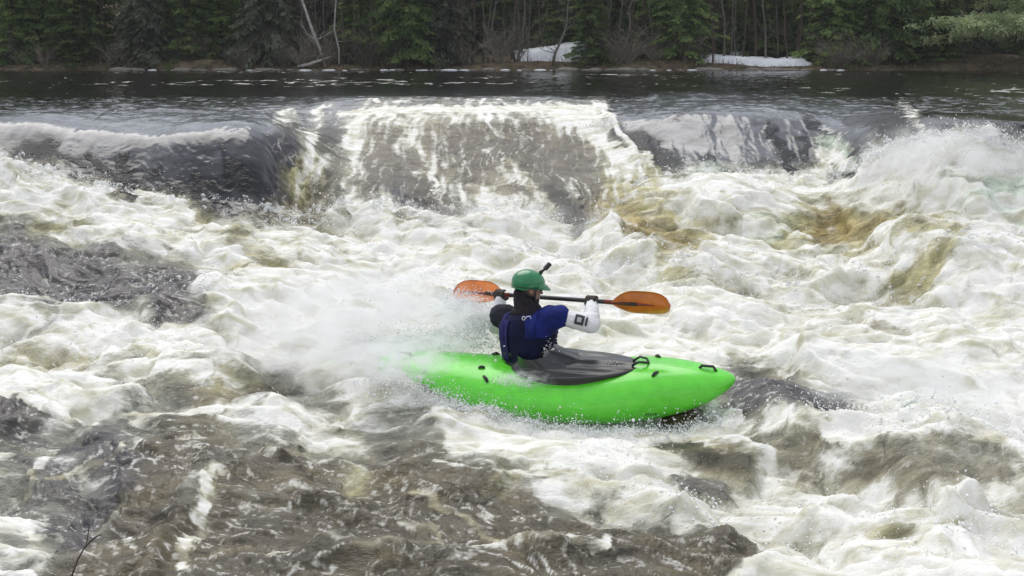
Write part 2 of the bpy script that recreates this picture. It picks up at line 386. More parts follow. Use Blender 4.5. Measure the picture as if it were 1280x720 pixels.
# the hull presses its own hollow; water piles over the stern
dz *= 1 - .8 * np.exp(-((PX - 740) / 220) ** 4 - ((Y - 9.1) / 1.0) ** 4)
dz -= .05 * np.exp(-((PX - 740) / 170) ** 4 - ((Y - 8.6) / .5) ** 4)
dz -= .11 * np.exp(-((PX - 760) / 170) ** 4 - ((Y - 9.2) / .62) ** 4)
dz += .10 * np.exp(-((PX - 470) / 70) ** 2 - ((Y - 9.45) / .42) ** 2)
# water heaped along the near side of the hull and off the bow
bd, _ = seg_dist(X, Y, [(-1.05, 9.20), (.20, 8.88), (1.05, 8.76), (1.45, 8.92)])
heap = np.exp(-(bd / .10) ** 2)
dz += heap * (.035 + .10 * np.clip(fbm(X * 6, Y * 6, 111.0, 4), -.2, .6))
foam = np.maximum(foam, np.exp(-(bd / .17) ** 2) * .96)
Z = Zs + dz
hx = fbm(X * 2.2, Y * 2.2, 41.0, 3); hy = fbm(X * 2.2, Y * 2.2, 43.0, 3)
hs_ = ss(.3, .9, amp) * lowr
XX = X + hs_ * hx * .28 ; YY = Y + hs_ * hy * .28 - face * amp * rough_ * fac_n * .14
# foam mask at vertex level: density against streaky noise
den = fbm((fu + wx) * 2.2, (fv + wy) * 5.5, 51.0, 5) * lowr + (1 - lowr) * fbm(X * 8 + warp1 * 2, arc * 1.2 + warp2 * .5, 53.0, 5) * 1.2
lace = fbm((fu + wx * 1.3) * 6.5, (fv + wy * 1.3) * 13.0, 61.0, 4, gain=.6, fn='r') * lowr + (1 - lowr) * fbm(X * 8 + warp1 * 2.5, arc * 1.3 + warp2, 63.0, 4, gain=.6, fn='r')
lacm = ss(-.25, .35, fbm(fu * 1.1, fv * 2.4, 65.0, 3))
lace = ss(.12, .34, lace) * veins * (.35 + .65 * lacm)
den2 = fbm((fu + wx) * .9, (fv + wy) * 2.2, 57.0, 4)
base_ = np.clip(foam + .04 + den * (1 - .72 * ss(.7, 1, foam)) * (.45 + 1.1 * ss(0, .4, foam) * (1 - ss(.6, .95, foam))) * ss(0, .3, foam) + den2 * .5 * ss(0, .4, foam) + (lump * .45 + big * .85) * lowr * ss(0, .4, foam), 0, 1.15)
mask = ss(.22, .98, base_)
fl = fbm(X * .55 + warp1 * .5, Y * .5, 81.0, 4, fn='r') + .35 * fbm(X * .12, Y * .1, 83.0, 2)
mask = np.maximum(mask, ss(.30, .46, fl) * ss(19.5, 23, Y) * .75)
mask = np.clip(np.maximum(mask, lace * ss(.0, .3, foam + .1)), 0, 1)
bedn = fbm(X * 1.3 + warp1, Y * 2.0 + warp2, 85.0, 4); bedm = ss(-.25, .3, bedn)[..., None]
sh = (calm * lowr * ss(7.6, 6.9, Y * 0 + 7) + 0)[..., None] if False else (calm * lowr)[..., None]
warm = body * np.array([1.5, 1.38, 1.05])
body = body * (1 - sh) + sh * (body * .55 * (1 - bedm) + warm * bedm)
trough = np.clip(-lump * 1.2 - big * .8, 0, 1) * lowr

def water_mesh():
    V = np.stack([XX, YY, Z], -1).reshape(-1, 3)
    i = np.arange(NY - 1)[:, None] * NS + np.arange(NS - 1)[None]
    F = np.stack([i, i + 1, i + NS + 1, i + NS], -1).reshape(-1, 4)
    return V, F
# ------------------------------------------------------------------ water material
def mat_water():
    m = bpy.data.materials.new('water'); m.use_nodes = True; t = m.node_tree; t.nodes.clear(); L = t.links.new
    out = N(t, 'ShaderNodeOutputMaterial')
    ab = N(t, 'ShaderNodeAttribute', attribute_name='body'); af = N(t, 'ShaderNodeAttribute', attribute_name='foam')
    ag = N(t, 'ShaderNodeAttribute', attribute_name='gloss')
    tc = N(t, 'ShaderNodeTexCoord')
    mp = N(t, 'ShaderNodeMapping'); mp.inputs['Rotation'].default_value = (0, 0, R(22)); mp.inputs['Scale'].default_value = (1, 2.2, 1.4)
    L(tc.outputs['Object'], mp.inputs[0])
    n1 = N(t, 'ShaderNodeTexNoise'); n1.inputs['Scale'].default_value = 14; n1.inputs['Detail'].default_value = 6; n1.inputs['Roughness'].default_value = .65; n1.inputs['Distortion'].default_value = .6
    L(mp.outputs[0], n1.inputs['Vector'])
    n2 = N(t, 'ShaderNodeTexNoise'); n2.inputs['Scale'].default_value = 3.1; n2.inputs['Detail'].default_value = 5; n2.inputs['Distortion'].default_value = .8
    L(mp.outputs[0], n2.inputs['Vector'])
    def math_(op, a, b=None, c=None):
        n = N(t, 'ShaderNodeMath', operation=op)
        for i, v in enumerate((a, b, c)):
            if v is None: continue
            if isinstance(v, (int, float)): n.inputs[i].default_value = v
            else: L(v, n.inputs[i])
        return n.outputs[0]
    # fine break-up of the foam edge: strongest where the foam is half thick
    f = af.outputs['Fac']
    edge = math_('MAXIMUM', math_('MULTIPLY', math_('MULTIPLY', f, math_('SUBTRACT', 1.0, f)), 4.0), math_('MULTIPLY', f, .14))
    br = math_('MULTIPLY', math_('SUBTRACT', n1.outputs['Fac'], .5), 1.6)
    f2 = math_('ADD', f, math_('MULTIPLY', br, edge))
    ff = N(t, 'ShaderNodeMapRange', interpolation_type='SMOOTHSTEP'); L(f2, ff.inputs[0]); ff.inputs[1].default_value = .05; ff.inputs[2].default_value = .98
    # thin and thick foam
    cr = N(t, 'ShaderNodeValToRGB'); L(n2.outputs['Fac'], cr.inputs[0])
    cr.color_ramp.elements[0].position = .30; cr.color_ramp.elements[0].color = (.54, .52, .385, 1)
    cr.color_ramp.elements[1].position = .56; cr.color_ramp.elements[1].color = (.86, .85, .81, 1)
    mx = N(t, 'ShaderNodeMix', data_type='RGBA'); L(ff.outputs[0], mx.inputs['Factor'])
    # body with mottling
    vm = N(t, 'ShaderNodeMix', data_type='RGBA', blend_type='MULTIPLY'); vm.inputs['Factor'].default_value = 1
    rr = N(t, 'ShaderNodeMapRange'); L(n2.outputs['Fac'], rr.inputs[0]); rr.inputs[1].default_value = .3; rr.inputs[2].default_value = .7; rr.inputs[3].default_value = .42; rr.inputs[4].default_value = 1.6
    L(ab.outputs['Color'], vm.inputs['A']); L(rr.outputs[0], vm.inputs['B'])
    L(vm.outputs['Result'], mx.inputs['A']); L(cr.outputs[0], mx.inputs['B'])
    p = N(t, 'ShaderNodeBsdfPrincipled')
    L(mx.outputs['Result'], p.inputs['Base Color'])
    ro = N(t, 'ShaderNodeMapRange'); L(ff.outputs[0], ro.inputs[0]); ro.inputs[3].default_value = .10; ro.inputs[4].default_value = .75
    ro2 = math_('ADD', ro.outputs[0], math_('MULTIPLY', math_('SUBTRACT', 1.0, math_('MINIMUM', ag.outputs['Fac'], 1.0)), .22))
    ro2 = math_('ADD', ro2, math_('MULTIPLY', math_('MAXIMUM', math_('SUBTRACT', ag.outputs['Fac'], 1.0), 0.0), .10))
    L(ro2, p.inputs['Roughness'])
    iors = math_('ADD', 1.34, math_('MULTIPLY', math_('MAXIMUM', math_('SUBTRACT', ag.outputs['Fac'], 1.0), 0.0), .50)); L(iors, p.inputs['IOR'])
    p.inputs['Subsurface Weight'].default_value = 0
    L(math_('MULTIPLY', ff.outputs[0], .35), p.inputs['Subsurface Weight'])
    p.inputs['Subsurface Radius'].default_value = (1, 1, .8); p.inputs['Subsurface Scale'].default_value = .12
    # bump
    n3 = N(t, 'ShaderNodeTexNoise'); n3.inputs['Scale'].default_value = 26; n3.inputs['Detail'].default_value = 5; n3.inputs['Roughness'].default_value = .6
    L(mp.outputs[0], n3.inputs['Vector'])
    bs = math_('ADD', math_('MULTIPLY', math_('MULTIPLY', math_('SUBTRACT', 1.0, math_('MINIMUM', ag.outputs['Fac'], 1.0)), math_('SUBTRACT', 1.15, ff.outputs[0])), .025), math_('ADD', .0015, math_('MULTIPLY', ff.outputs[0], .008)))
    bp = N(t, 'ShaderNodeBump'); bp.inputs['Strength'].default_value = 1; L(math_('MULTIPLY', n3.outputs['Fac'], bs), bp.inputs['Height']); bp.inputs['Distance'].default_value = 1.0
    L(bp.outputs[0], p.inputs['Normal'])
    L(p.outputs[0], out.inputs['Surface'])
    return m
M_WATER = mat_water()
V_, F_ = water_mesh()
water = np_mesh('river_water', V_, F_, M_WATER); water['kind'] = 'structure'
me = water.data
def fattr(name, a):
    at_ = me.attributes.new(name, 'FLOAT', 'POINT'); at_.data.foreach_set('value', a.astype(np.float32).ravel())
fattr('foam', mask); fattr('gloss', np.clip(gloss, 0, 2))
ca = me.attributes.new('body', 'FLOAT_COLOR', 'POINT')
ca.data.foreach_set('color', np.concatenate([np.clip(body, 0, 1), np.ones(body.shape[:2] + (1,))], -1).astype(np.float32).ravel())

def surf(px, Y_):
    """water height at a bearing and distance"""
    j = int(np.clip((( px - 640) / FOC - S_MIN) / (S_MAX - S_MIN) * (NS - 1), 0, NS - 1)); i = int(np.argmin(np.abs(y_ax - Y_)))
    return float(Z[i, j])

# ------------------------------------------------------------------ plain materials
def mat_plain(name, col, rough=.8, var=.25, scale=8, spec=.3, bump=0, metal=0, coord='Object', col2=None, detail=4):
    m = bpy.data.materials.new(name); m.use_nodes = True; t = m.node_tree; L = t.links.new
    p = t.nodes['Principled BSDF']; p.inputs['Roughness'].default_value = rough; p.inputs['Specular IOR Level'].default_value = spec
    p.inputs['Metallic'].default_value = metal
    tc = N(t, 'ShaderNodeTexCoord'); n = N(t, 'ShaderNodeTexNoise'); n.inputs['Scale'].default_value = scale; n.inputs['Detail'].default_value = detail
    L(tc.outputs[coord], n.inputs['Vector'])
    r = N(t, 'ShaderNodeValToRGB'); L(n.outputs['Fac'], r.inputs[0])
    c2 = col2 or tuple(min(1, c * (1 + var)) for c in col); c1 = col if col2 else tuple(c * (1 - var) for c in col)
    r.color_ramp.elements[0].position = .35; r.color_ramp.elements[1].position = .65
    r.color_ramp.elements[0].color = (*c1, 1); r.color_ramp.elements[1].color = (*c2, 1)
    L(r.outputs[0], p.inputs['Base Color'])
    if bump:
        b = N(t, 'ShaderNodeBump'); b.inputs['Distance'].default_value = bump; b.inputs['Strength'].default_value = 1
        L(n.outputs['Fac'], b.inputs['Height']); L(b.outputs[0], p.inputs['Normal'])
    return m
def mat_leaf(name, a, b):
    m = mat_plain(name, a, .6, col2=b, scale=1.2, detail=6, spec=.25)
    t = m.node_tree; L = t.links.new
    # each clump of needles its own shade
    p = t.nodes['Principled BSDF']; oi = N(t, 'ShaderNodeObjectInfo')
    hsn = N(t, 'ShaderNodeHueSaturation'); mr = N(t, 'ShaderNodeMapRange'); mr.inputs[3].default_value = 1.0; mr.inputs[4].default_value = 1.75
    src = p.inputs['Base Color'].links[0].from_socket
    L(oi.outputs['Random'], mr.inputs[0]); L(mr.outputs[0], hsn.inputs['Value']); L(src, hsn.inputs['Color']); L(hsn.outputs[0], p.inputs['Base Color'])
    # needles let some of the light through
    tr = N(t, 'ShaderNodeBsdfTranslucent'); ms = N(t, 'ShaderNodeMixShader'); ms.inputs[0].default_value = .42; o_ = t.nodes['Material Output']
    hb = N(t, 'ShaderNodeHueSaturation'); hb.inputs['Value'].default_value = 1.5; hb.inputs['Hue'].default_value = .49; L(hsn.outputs[0], hb.inputs['Color']); L(hb.outputs[0], tr.inputs['Color'])
    L(p.outputs[0], ms.inputs[1]); L(tr.outputs[0], ms.inputs[2]); L(ms.outputs[0], o_.inputs['Surface'])
    return m
M_SPRUCE = mat_leaf('spruce needles', (.050, .092, .034), (.16, .215, .070))
M_SPRUCE2 = mat_leaf('grey spruce needles', (.075, .090, .062), (.16, .17, .12))
M_CEDAR = mat_leaf('cedar foliage', (.15, .20, .10), (.36, .40, .23))
M_BARK = mat_plain('dark bark', (.085, .068, .052), .9, .4, 20, bump=.01)
M_BARKG = mat_plain('grey bark', (.14, .13, .11), .9, .35, 14, bump=.006)
M_BIRCH = mat_plain('birch bark', (.50, .48, .44), .7, col2=(.30, .28, .25), scale=9)
M_SNOW = mat_plain('old snow', (.80, .82, .85), .6, .05, 6, bump=.03)
M_EARTH = mat_plain('forest floor', (.055, .045, .030), .95, col2=(.16, .12, .075), scale=2.5, bump=.05, detail=8)
M_ROCK = mat_plain('shore stone', (.11, .10, .085), .7, col2=(.24, .22, .19), scale=5, bump=.02, detail=8)

# ------------------------------------------------------------------ far bank terrain
BY = 58.2                                        # waterline of the far bank
def bank_z(x, y):
    t = y - BY
    n = math.sin(x * .31) * .12 + math.sin(x * .83 + 1.3) * .06
    if t < 0: return -.35 + (t + 1) * .2
    return -.15 + min(t, 1.1) * (.38 + n) + max(0, t - 1.1) * .07 + max(0, t - 14) * .20
gx = np.linspace(-60, 60, 260); gy = np.concatenate([np.linspace(BY - 1, BY + 4, 26), np.linspace(BY + 4.4, BY + 60, 60)])
GX, GY = np.meshgrid(gx, gy)
GZ = np.vectorize(bank_z)(GX, GY) + fbm(GX * .8, GY * .8, 77.0, 4) * .22 * ss(BY - .6, BY + 1.2, GY)
i_ = np.arange(len(gy) - 1)[:, None] * len(gx) + np.arange(len(gx) - 1)[None]
bank = np_mesh('far_bank', np.stack([GX, GY + fbm(GX * .25, GY * 0, 5.0, 3) * 1.2, GZ], -1).reshape(-1, 3),
               np.stack([i_, i_ + 1, i_ + len(gx) + 1, i_ + len(gx)], -1).reshape(-1, 4), M_EARTH); bank['kind'] = 'structure'
# river bed and ground sheet under everything, out to the horizon
g = link_mesh('ground', [(-900, -300, -3.4), (900, -300, -3.4), (900, 1500, -3.4), (-900, 1500, -3.4)], [(0, 1, 2, 3)], M_EARTH); g['kind'] = 'structure'
def terr(x, y): return bank_z(x, y)

# ------------------------------------------------------------------ mesh builders
class MB:
    def __init__(s): s.v = []; s.f = []
    def tube(s, pts, radii, n=6, cap=True):
        pts = [Vector(p) for p in pts]; base = len(s.v); up = Vector((0, 0, 1)); prev = None
        for i, p in enumerate(pts):
            d = (pts[min(i + 1, len(pts) - 1)] - pts[max(i - 1, 0)]).normalized()
            a = prev if prev is not None else (up if abs(d.z) < .9 else Vector((1, 0, 0)))
            a = (a - d * a.dot(d)); a = a.normalized() if a.length > 1e-6 else d.orthogonal().normalized()
            prev = a; b = d.cross(a); r = radii[i] if hasattr(radii, '__len__') else radii
            for k in range(n):
                t = 2 * math.pi * k / n; s.v.append(p + a * (math.cos(t) * r) + b * (math.sin(t) * r))
        for i in range(len(pts) - 1):
            for k in range(n):
                s.f.append((base + i*n + k, base + i*n + (k+1) % n, base + (i+1)*n + (k+1) % n, base + (i+1)*n + k))
        if cap:
            s.f.append(tuple(base + k for k in reversed(range(n)))); s.f.append(tuple(base + (len(pts)-1)*n + k for k in range(n)))
    def quad(s, a, b, c, d):
        i = len(s.v); s.v += [a, b, c, d]; s.f.append((i, i+1, i+2, i+3))
    def tri(s, a, b, c):
        i = len(s.v); s.v += [a, b, c]; s.f.append((i, i+1, i+2))
    def build(s, name, mat, parent=None, smooth=True):
        return link_mesh(name, s.v, s.f, mat, parent, smooth)

def conifer(rnd, H, W, droop, clear, dens, mat, bark, needle=.16, name='spruce_tree'):
    root = empty(name)
    tr = MB(); tr.tube([(0, 0, -.3), (0, 0, H*.3), (rnd.uniform(-.05, .05), 0, H*.6), (0, 0, H)], [W*.055, W*.045, W*.028, .01], 8)
    tr.build('trunk', bark, root)
    c = MB(); z = clear
    while z < H * .98:
        low = z < 4.5
        fr = 1 - z / H; L0 = W * .5 * (fr ** .75) * rnd.uniform(.75, 1.15)
        nb = int(rnd.uniform(5, 8)); a0 = rnd.random() * 6.28
        for k in range(nb):
            a = a0 + 6.283 * k / nb + rnd.uniform(-.3, .3); L = L0 * rnd.uniform(.6, 1.1); dr = droop * rnd.uniform(.6, 1.3)
            d = Vector((math.cos(a), math.sin(a), 0)); sd = Vector((-d.y, d.x, 0))
            pts = []
            for q in range(6):
                t = q / 5; pts.append(d * (L * t) + Vector((0, 0, z + L * (.12 * t - dr * t * t + .10 * max(0, t - .6)))))
            c.tube(pts, [.018 * (1 - .8 * q / 5) for q in range(6)], 3, False)
            n = int(L * dens * (2.2 if low else .8))
            for q in range(n):
                t = rnd.uniform(.15, 1) ** .8; f = t * 5; i0 = min(4, int(f)); p = pts[i0].lerp(pts[i0 + 1], f - i0)
                w = (1 - t * .75) * L * .34; side = rnd.uniform(-1, 1)
                p = p + sd * (side * w) + Vector((0, 0, -abs(side) * w * .35 + rnd.uniform(-.05, .03)))
                ln = needle * rnd.uniform(.7, 1.7) * (1 if low else 1.9); wd = ln * rnd.uniform(.14, .3)
                dirv = (d * rnd.uniform(.3, 1) + sd * (side * .9 + rnd.uniform(-.3, .3)) + Vector((0, 0, rnd.uniform(-.7, .05) - dr * .5))).normalized()
                o = dirv.cross(Vector((rnd.uniform(-.5, .5), rnd.uniform(-.5, .5), 1))).normalized()
                c.quad(p - o * wd * .4, p + dirv * ln * .5 - o * wd, p + dirv * ln, p + dirv * ln * .5 + o * wd)
        z += rnd.uniform(.16, .30) * (1 if low else 1.5)
    c.build('crown', mat, root, smooth=False)
    return root
def bare_tree(rnd, H, r, lean, bark, nbr=9, name='bare_tree', crook=.12):
    root = empty(name); tr = MB(); pts = []; x = y = 0
    for q in range(9):
        t = q / 8; pts.append(Vector((lean * H * t + x, y, -.2 + H * t))); x += rnd.uniform(-crook, crook); y += rnd.uniform(-crook, crook)
    tr.tube(pts, [r * (1 - .8 * q / 8) for q in range(9)], 7); tr.build('trunk', bark, root)
    b = MB()
    def limb(p, d, L, rr, lv):
        ps = [p]; 
        for q in range(4):
            d = (d + Vector((rnd.uniform(-.35, .35), rnd.uniform(-.35, .35), rnd.uniform(-.15, .3)))).normalized(); ps.append(ps[-1] + d * L / 4)
        b.tube(ps, [rr * (1 - .2 * q) for q in range(5)], 4, False)
        if lv:
            for q in range(3): limb(ps[1 + q], (d + Vector((rnd.uniform(-1, 1), rnd.uniform(-1, 1), rnd.uniform(-.3, .7)))).normalized(), L * .55, rr * .5, lv - 1)
    for q in range(nbr):
        t = rnd.uniform(.05, .95); f = t * 8; i0 = min(7, int(f)); p = pts[i0].lerp(pts[i0 + 1], f - i0)
        a = rnd.random() * 6.28; limb(p, Vector((math.cos(a), math.sin(a), rnd.uniform(-.1, .7))).normalized(), H * rnd.uniform(.10, .2), r * .35 * (1 - .5 * t), 2)
    b.build('branches', bark, root)
    return root
def copy_tree(o, parent=None):
    c = o.copy(); COL.objects.link(c)
    if parent: c.parent = parent
    for ch in o.children: copy_tree(ch, c)
    return c

rt = random.Random(5)
P_SPR = [conifer(rt, 12, 3.6, .38, .25, 26, M_SPRUCE, M_BARK), conifer(rt, 10.5, 3.0, .30, .15, 30, M_SPRUCE, M_BARK), conifer(rt, 13, 4.2, .48, .6, 24, M_SPRUCE, M_BARK)]
P_GRY = [conifer(rt, 11, 3.2, .75, .3, 24, M_SPRUCE2, M_BARKG, .2), conifer(rt, 12, 3.4, .62, .5, 22, M_SPRUCE2, M_BARKG, .18)]
P_BAR = [bare_tree(rt, 8, .07, .0, M_BARKG), bare_tree(rt, 9, .05, .06, M_BARKG), bare_tree(rt, 7, .06, -.05, M_BARK), bare_tree(rt, 10, .09, .02, M_BARK)]
used = set()
def place(proto, px, Y, sc, rz, label=None, cat=None, group=None, flip=1, name=None):
    o = copy_tree(proto) if proto.name in used else proto
    used.add(proto.name)
    x = (px - 640) / FOC * Y
    o.location = (x, Y, terr(x, Y) - .03); o.rotation_euler = (0, 0, rz); o.scale = (sc, sc, sc * rt.uniform(.92, 1.1))
    if name: o.name = name
    for k in ('label', 'category', 'group'):
        if k in o: del o[k]
    tag(o, label, cat, group); return o
# front row, read from the photograph: (px, Y, scale, kind, label)
front = [
 (12, 60.5, 1.0, P_SPR[0], 'dark green spruce at the far left end of the bank'),
 (95, 60.0, 1.05, P_SPR[1], 'full dark green spruce just left of the pale drooping grey spruce'),
 (50, 61.5, .95, P_SPR[2], 'spruce standing back between the two leftmost front spruces'),
 (178, 59.8, 1.0, P_GRY[0], 'pale grey-green spruce with drooping boughs near the left of the bank'),
 (232, 60.4, .98, P_SPR[0], 'green spruce just right of the pale drooping grey spruce'),
 (276, 61.2, .92, P_SPR[1], 'slim dark spruce left of the big shaggy grey-green spruce'),
 (330, 60.2, 1.08, P_GRY[1], 'shaggy grey-green spruce left of the pale leaning birch'),
 (445, 60.4, .9, P_SPR[1], 'dark bluish spruce right of the fallen white log'),
 (508, 60.1, 1.0, P_SPR[2], 'bright green full spruce in the left centre of the bank'),
 (556, 60.8, .95, P_GRY[1], 'dull olive spruce right of the bright green full spruce'),
 (738, 59.6, .72, P_SPR[0], 'small dark spruce standing in front of the sloping snow patch'),
 (700, 63.0, .9, P_SPR[1], 'spruce behind the sloping snow patch'),
 (850, 60.6, .98, P_SPR[2], 'dark spruce above the left end of the long snow strip'),
 (1040, 60.6, 1.05, P_SPR[0], 'dark spruce above the right end of the long snow strip'),
 (1105, 61.0, 1.15, P_SPR[2], 'broad black-green spruce over the shaded part of the bank'),
 (1180, 61.8, 1.05, P_SPR[1], 'dark spruce behind the pale cedar boughs'),
]
for px, Y_, sc_, pr, lb in front:
    place(pr, px, Y_, sc_, rt.random() * 6.28, lb, 'spruce', 'spruces along the far bank')
# second and third rows: individually unremarkable, closing the wood
for Y0, step, jit in ((64.5, 58, 20), (68.5, 52, 25), (74, 46, 26)):
    px = -420
    while px < 1720:
        if not (560 < px < 690 and Y0 < 68):
            place(rt.choice(P_SPR + P_GRY[1:]), px + rt.uniform(-jit, jit), Y0 + rt.uniform(-1.3, 1.3), rt.uniform(.85, 1.2), rt.random() * 6.28,
                  'spruce deeper in the wood behind the front row on the far bank', 'spruce', 'spruces deeper in the wood')
        px += step * (1 if -60 < px < 1340 else 1.5)
# off-frame on both sides and behind, needed for what the river mirrors
bars = [(378, 60.2, .8), (465, 59.7, .6), (575, 60.0, .85), (590, 60.6, .9), (604, 61.2, .8), (617, 60.2, .9), (628, 62.5, .9), (640, 61.0, 1), (652, 60.5, .9), (664, 62.2, 1), (676, 61.0, .9),
        (688, 63, 1), (762, 61.0, 1), (776, 60.0, .8), (790, 60.4, 1), (803, 61.4, .9), (815, 60.2, .8), (828, 61.0, .9), (880, 60.8, .9), (893, 61.8, .9), (905, 60.4, 1), (917, 61.2, .9), (930, 60.2, .8),
        (944, 61.5, 1), (957, 60.8, .9), (970, 61.8, .9), (983, 60.5, .9), (996, 61.4, 1), (1010, 60.8, .8), (300, 61, .8), (250, 61.5, .9), (130, 61.2, .9)]
for k in range(46):
    bars.append((rt.choice([rt.uniform(545, 700), rt.uniform(755, 1030), rt.uniform(350, 480), rt.uniform(0, 1240)]), rt.uniform(59.4, 62), rt.uniform(.35, .75)))
for k, (px, Y_, sc_) in enumerate(bars):
    place(P_BAR[k % 4], px, Y_, sc_, rt.random() * 6.28, 'thin leafless tree standing among the spruces on the far bank', 'bare tree', 'leafless saplings on the far bank')
# tangled leafless shrubs along the bank
def shrub(rnd, mat):
    root = empty('leafless_shrub'); b = MB()
    b.tube([(0, 0, -.25), (0, 0, .02)], [.09, .07], 6); b.build('stump', mat, root)
    t = MB()
    for k in range(26):
        a = rnd.random() * 6.28; d = Vector((math.cos(a) * rnd.uniform(.2, .9), math.sin(a) * rnd.uniform(.2, .9), 1)).normalized(); p = Vector((math.cos(a) * .04, math.sin(a) * .04, -.03)); pts = [p]; L_ = rnd.uniform(.9, 2.2)
        for q in range(6):
            d = (d + Vector((rnd.uniform(-.3, .3), rnd.uniform(-.3, .3), rnd.uniform(-.25, .1)))).normalized(); pts.append(pts[-1] + d * L_ / 6)
        t.tube(pts, [.015 * (1 - .13 * q) for q in range(7)], 3, False)
        for q in (2, 3, 4, 5):
            for _ in range(2):
                e = (d + Vector((rnd.uniform(-1, 1), rnd.uniform(-1, 1), rnd.uniform(-.4, .6)))).normalized(); t.tube([pts[q], pts[q] + e * .22, pts[q] + e * .42 + Vector((0, 0, rnd.uniform(-.1, .1)))], [.006, .005, .003], 3, False)
    t.build('branches', mat, root); return root
M_TWIG = mat_plain('pale twigs', (.26, .225, .18), .85, .35, 4)
P_SHR = [shrub(rt, M_TWIG), shrub(rt, M_TWIG), shrub(rt, M_BARKG)]
for k in range(44):
    px_ = rt.choice([rt.uniform(330, 500), rt.uniform(520, 655), rt.uniform(755, 872), rt.uniform(750, 868), rt.uniform(1025, 1100), rt.uniform(0, 330)])
    place(P_SHR[k % 3], px_, rt.uniform(59.0, 60.4), rt.uniform(.55, 1.25), rt.random() * 6.28, 'tangled leafless shrub on the far bank in front of the trees', 'shrub', 'leafless shrubs along the far bank')
# pale leaning birch with two stems
for (x0, lean, r_, lb) in ((408, -.30, .085, 'pale leafless birch leaning left above the fallen white log'), (424, -.09, .05, 'slim pale upright birch right of the leaning birch')):
    bt = bare_tree(rt, 7.5, r_, lean, M_BIRCH, 8, 'birch_tree', .16)
    x = (x0 - 640) / FOC * 59.4; bt.location = (x, 59.4, terr(x, 59.4)); tag(bt, lb, 'birch')
# old alder with crooked pale limbs right of the small spruce
for (x0, Y_, lb) in ((770, 59.5, 'leafless shrubby tree with crooked pale limbs right of the sloping snow patch'), (690, 59.2, 'leafless tree with long bent limbs left of the small dark spruce')):
    bt = bare_tree(rt, 5.5, .07, .12 if x0 > 700 else .2, M_BARKG, 22, 'bare_tree', .3); x = (x0 - 640) / FOC * Y_; bt.location = (x, Y_, terr(x, Y_)); tag(bt, lb, 'bare tree')

# big cedar reaching in from the right
def cedar():
    root = empty('cedar_tree', ((1300 - 640) / FOC * 58.9, 58.9, terr((1300 - 640) / FOC * 58.9, 58.9)))
    tr = MB(); tr.tube([(0, 0, -.6), (-.2, 0, 2.5), (-.1, 0, 6), (0, 0, 11)], [.32, .26, .18, .03], 10); tr.build('trunk', M_BARK, root)
    c = MB(); rnd = random.Random(3)
    for k in range(90):
        z = rnd.uniform(1.5, 4.5) if k < 55 else rnd.uniform(3.0, 10.5); a = rnd.uniform(0, 6.283)
        L = (2.8 + 3.6 * max(0, -math.cos(a))) * (1 - max(0, z - 5) / 7) * rnd.uniform(.6, 1.05)
        d = Vector((math.cos(a), math.sin(a), 0)); sd = Vector((-d.y, d.x, 0)); pts = []
        for q in range(7):
            t = q / 6; pts.append(d * L * t + Vector((0, 0, z + L * (.10 * t - .16 * t * t))))
        c.tube(pts, [.04 * (1 - .85 * q / 6) for q in range(7)], 4, False)
        for cl in range(int(L * 5)):
            t = rnd.uniform(.25, 1); f = t * 6; i0 = min(5, int(f)); cp = pts[i0].lerp(pts[i0+1], f - i0) + sd * rnd.uniform(-1, 1) * L * .22 * (1.2 - t) + Vector((0, 0, rnd.uniform(-.25, .1)))
            R_ = rnd.uniform(.14, .30)
            for q in range(34):
                v = Vector((rnd.gauss(0, 1), rnd.gauss(0, 1), rnd.gauss(0, .7))) * R_ * .6; p = cp + v
                ln = rnd.uniform(.07, .15); dr = (v.normalized() * .6 + d * .4 + Vector((0, 0, -.5))).normalized(); o = dr.orthogonal().normalized() * ln * .32
                c.quad(p - o * .4, p + dr * ln * .5 - o, p + dr * ln, p + dr * ln * .5 + o)
    c.build('crown', M_CEDAR, root, False)
    return tag(root, 'large cedar with pale grey-green boughs hanging in at the top right', 'cedar')
cedar()

# ------------------------------------------------------------------ snow, log, stones
def snow(pxs, Y_, h, label, depth=2.2, slope=0, lift=.04):
    """a bank of old snow lying on the slope: outline across, real thickness"""
    x0 = (pxs[0] - 640) / FOC * Y_; x1 = (pxs[1] - 640) / FOC * Y_; nx, ny = 60, 26
    u, v = np.meshgrid(np.linspace(0, 1, nx), np.linspace(0, 1, ny))
    edge = .5 - np.abs(v - .5); edge = np.minimum(edge * 2, np.minimum(u, 1 - u) * 5)
    edge = np.clip(edge + fbm(u * 7, v * 3, 3.3, 4) * .5, 0, 1)
    xx = x0 + (x1 - x0) * u; yy = Y_ + depth * v
    tz = np.vectorize(terr)(xx, yy) + fbm(xx * .8, yy * .8, 77.0, 4) * .22
    zz = tz - .12 + ss(0, .45, edge) * (h + .15 + slope * u * 1.0) + fbm(xx * 2, yy * 2, 8.8, 3) * .05
    V = np.stack([xx, yy, zz], -1).reshape(-1, 3); i = np.arange(ny - 1)[:, None] * nx + np.arange(nx - 1)[None]
    o = np_mesh('snow_patch', V, np.stack([i, i + 1, i + nx + 1, i + nx], -1).reshape(-1, 4), M_SNOW)
    return tag(o, label, 'snow patch')
snow((636, 752), 59.9, .30, 'white snow patch rising to the right behind the small dark spruce', 2.6, .65)
snow((876, 1020), 59.8, .30, 'long low strip of snow on the bank right of centre', 1.8)
snow((912, 940), 63.5, .35, 'scrap of snow seen high between the bare trunks above the long strip', 2.2)
log = MB(); lp = [at(372, 83, 59.0), at(385, 81, 59.0), at(396, 77, 59.1), at(404, 74.5, 59.2), at(415, 70, 59.4)]
log.tube(lp, [.06, .08, .075, .06, .03], 8); log.tube([lp[2], lp[2] + Vector((.1, .05, .28))], [.03, .012], 6)
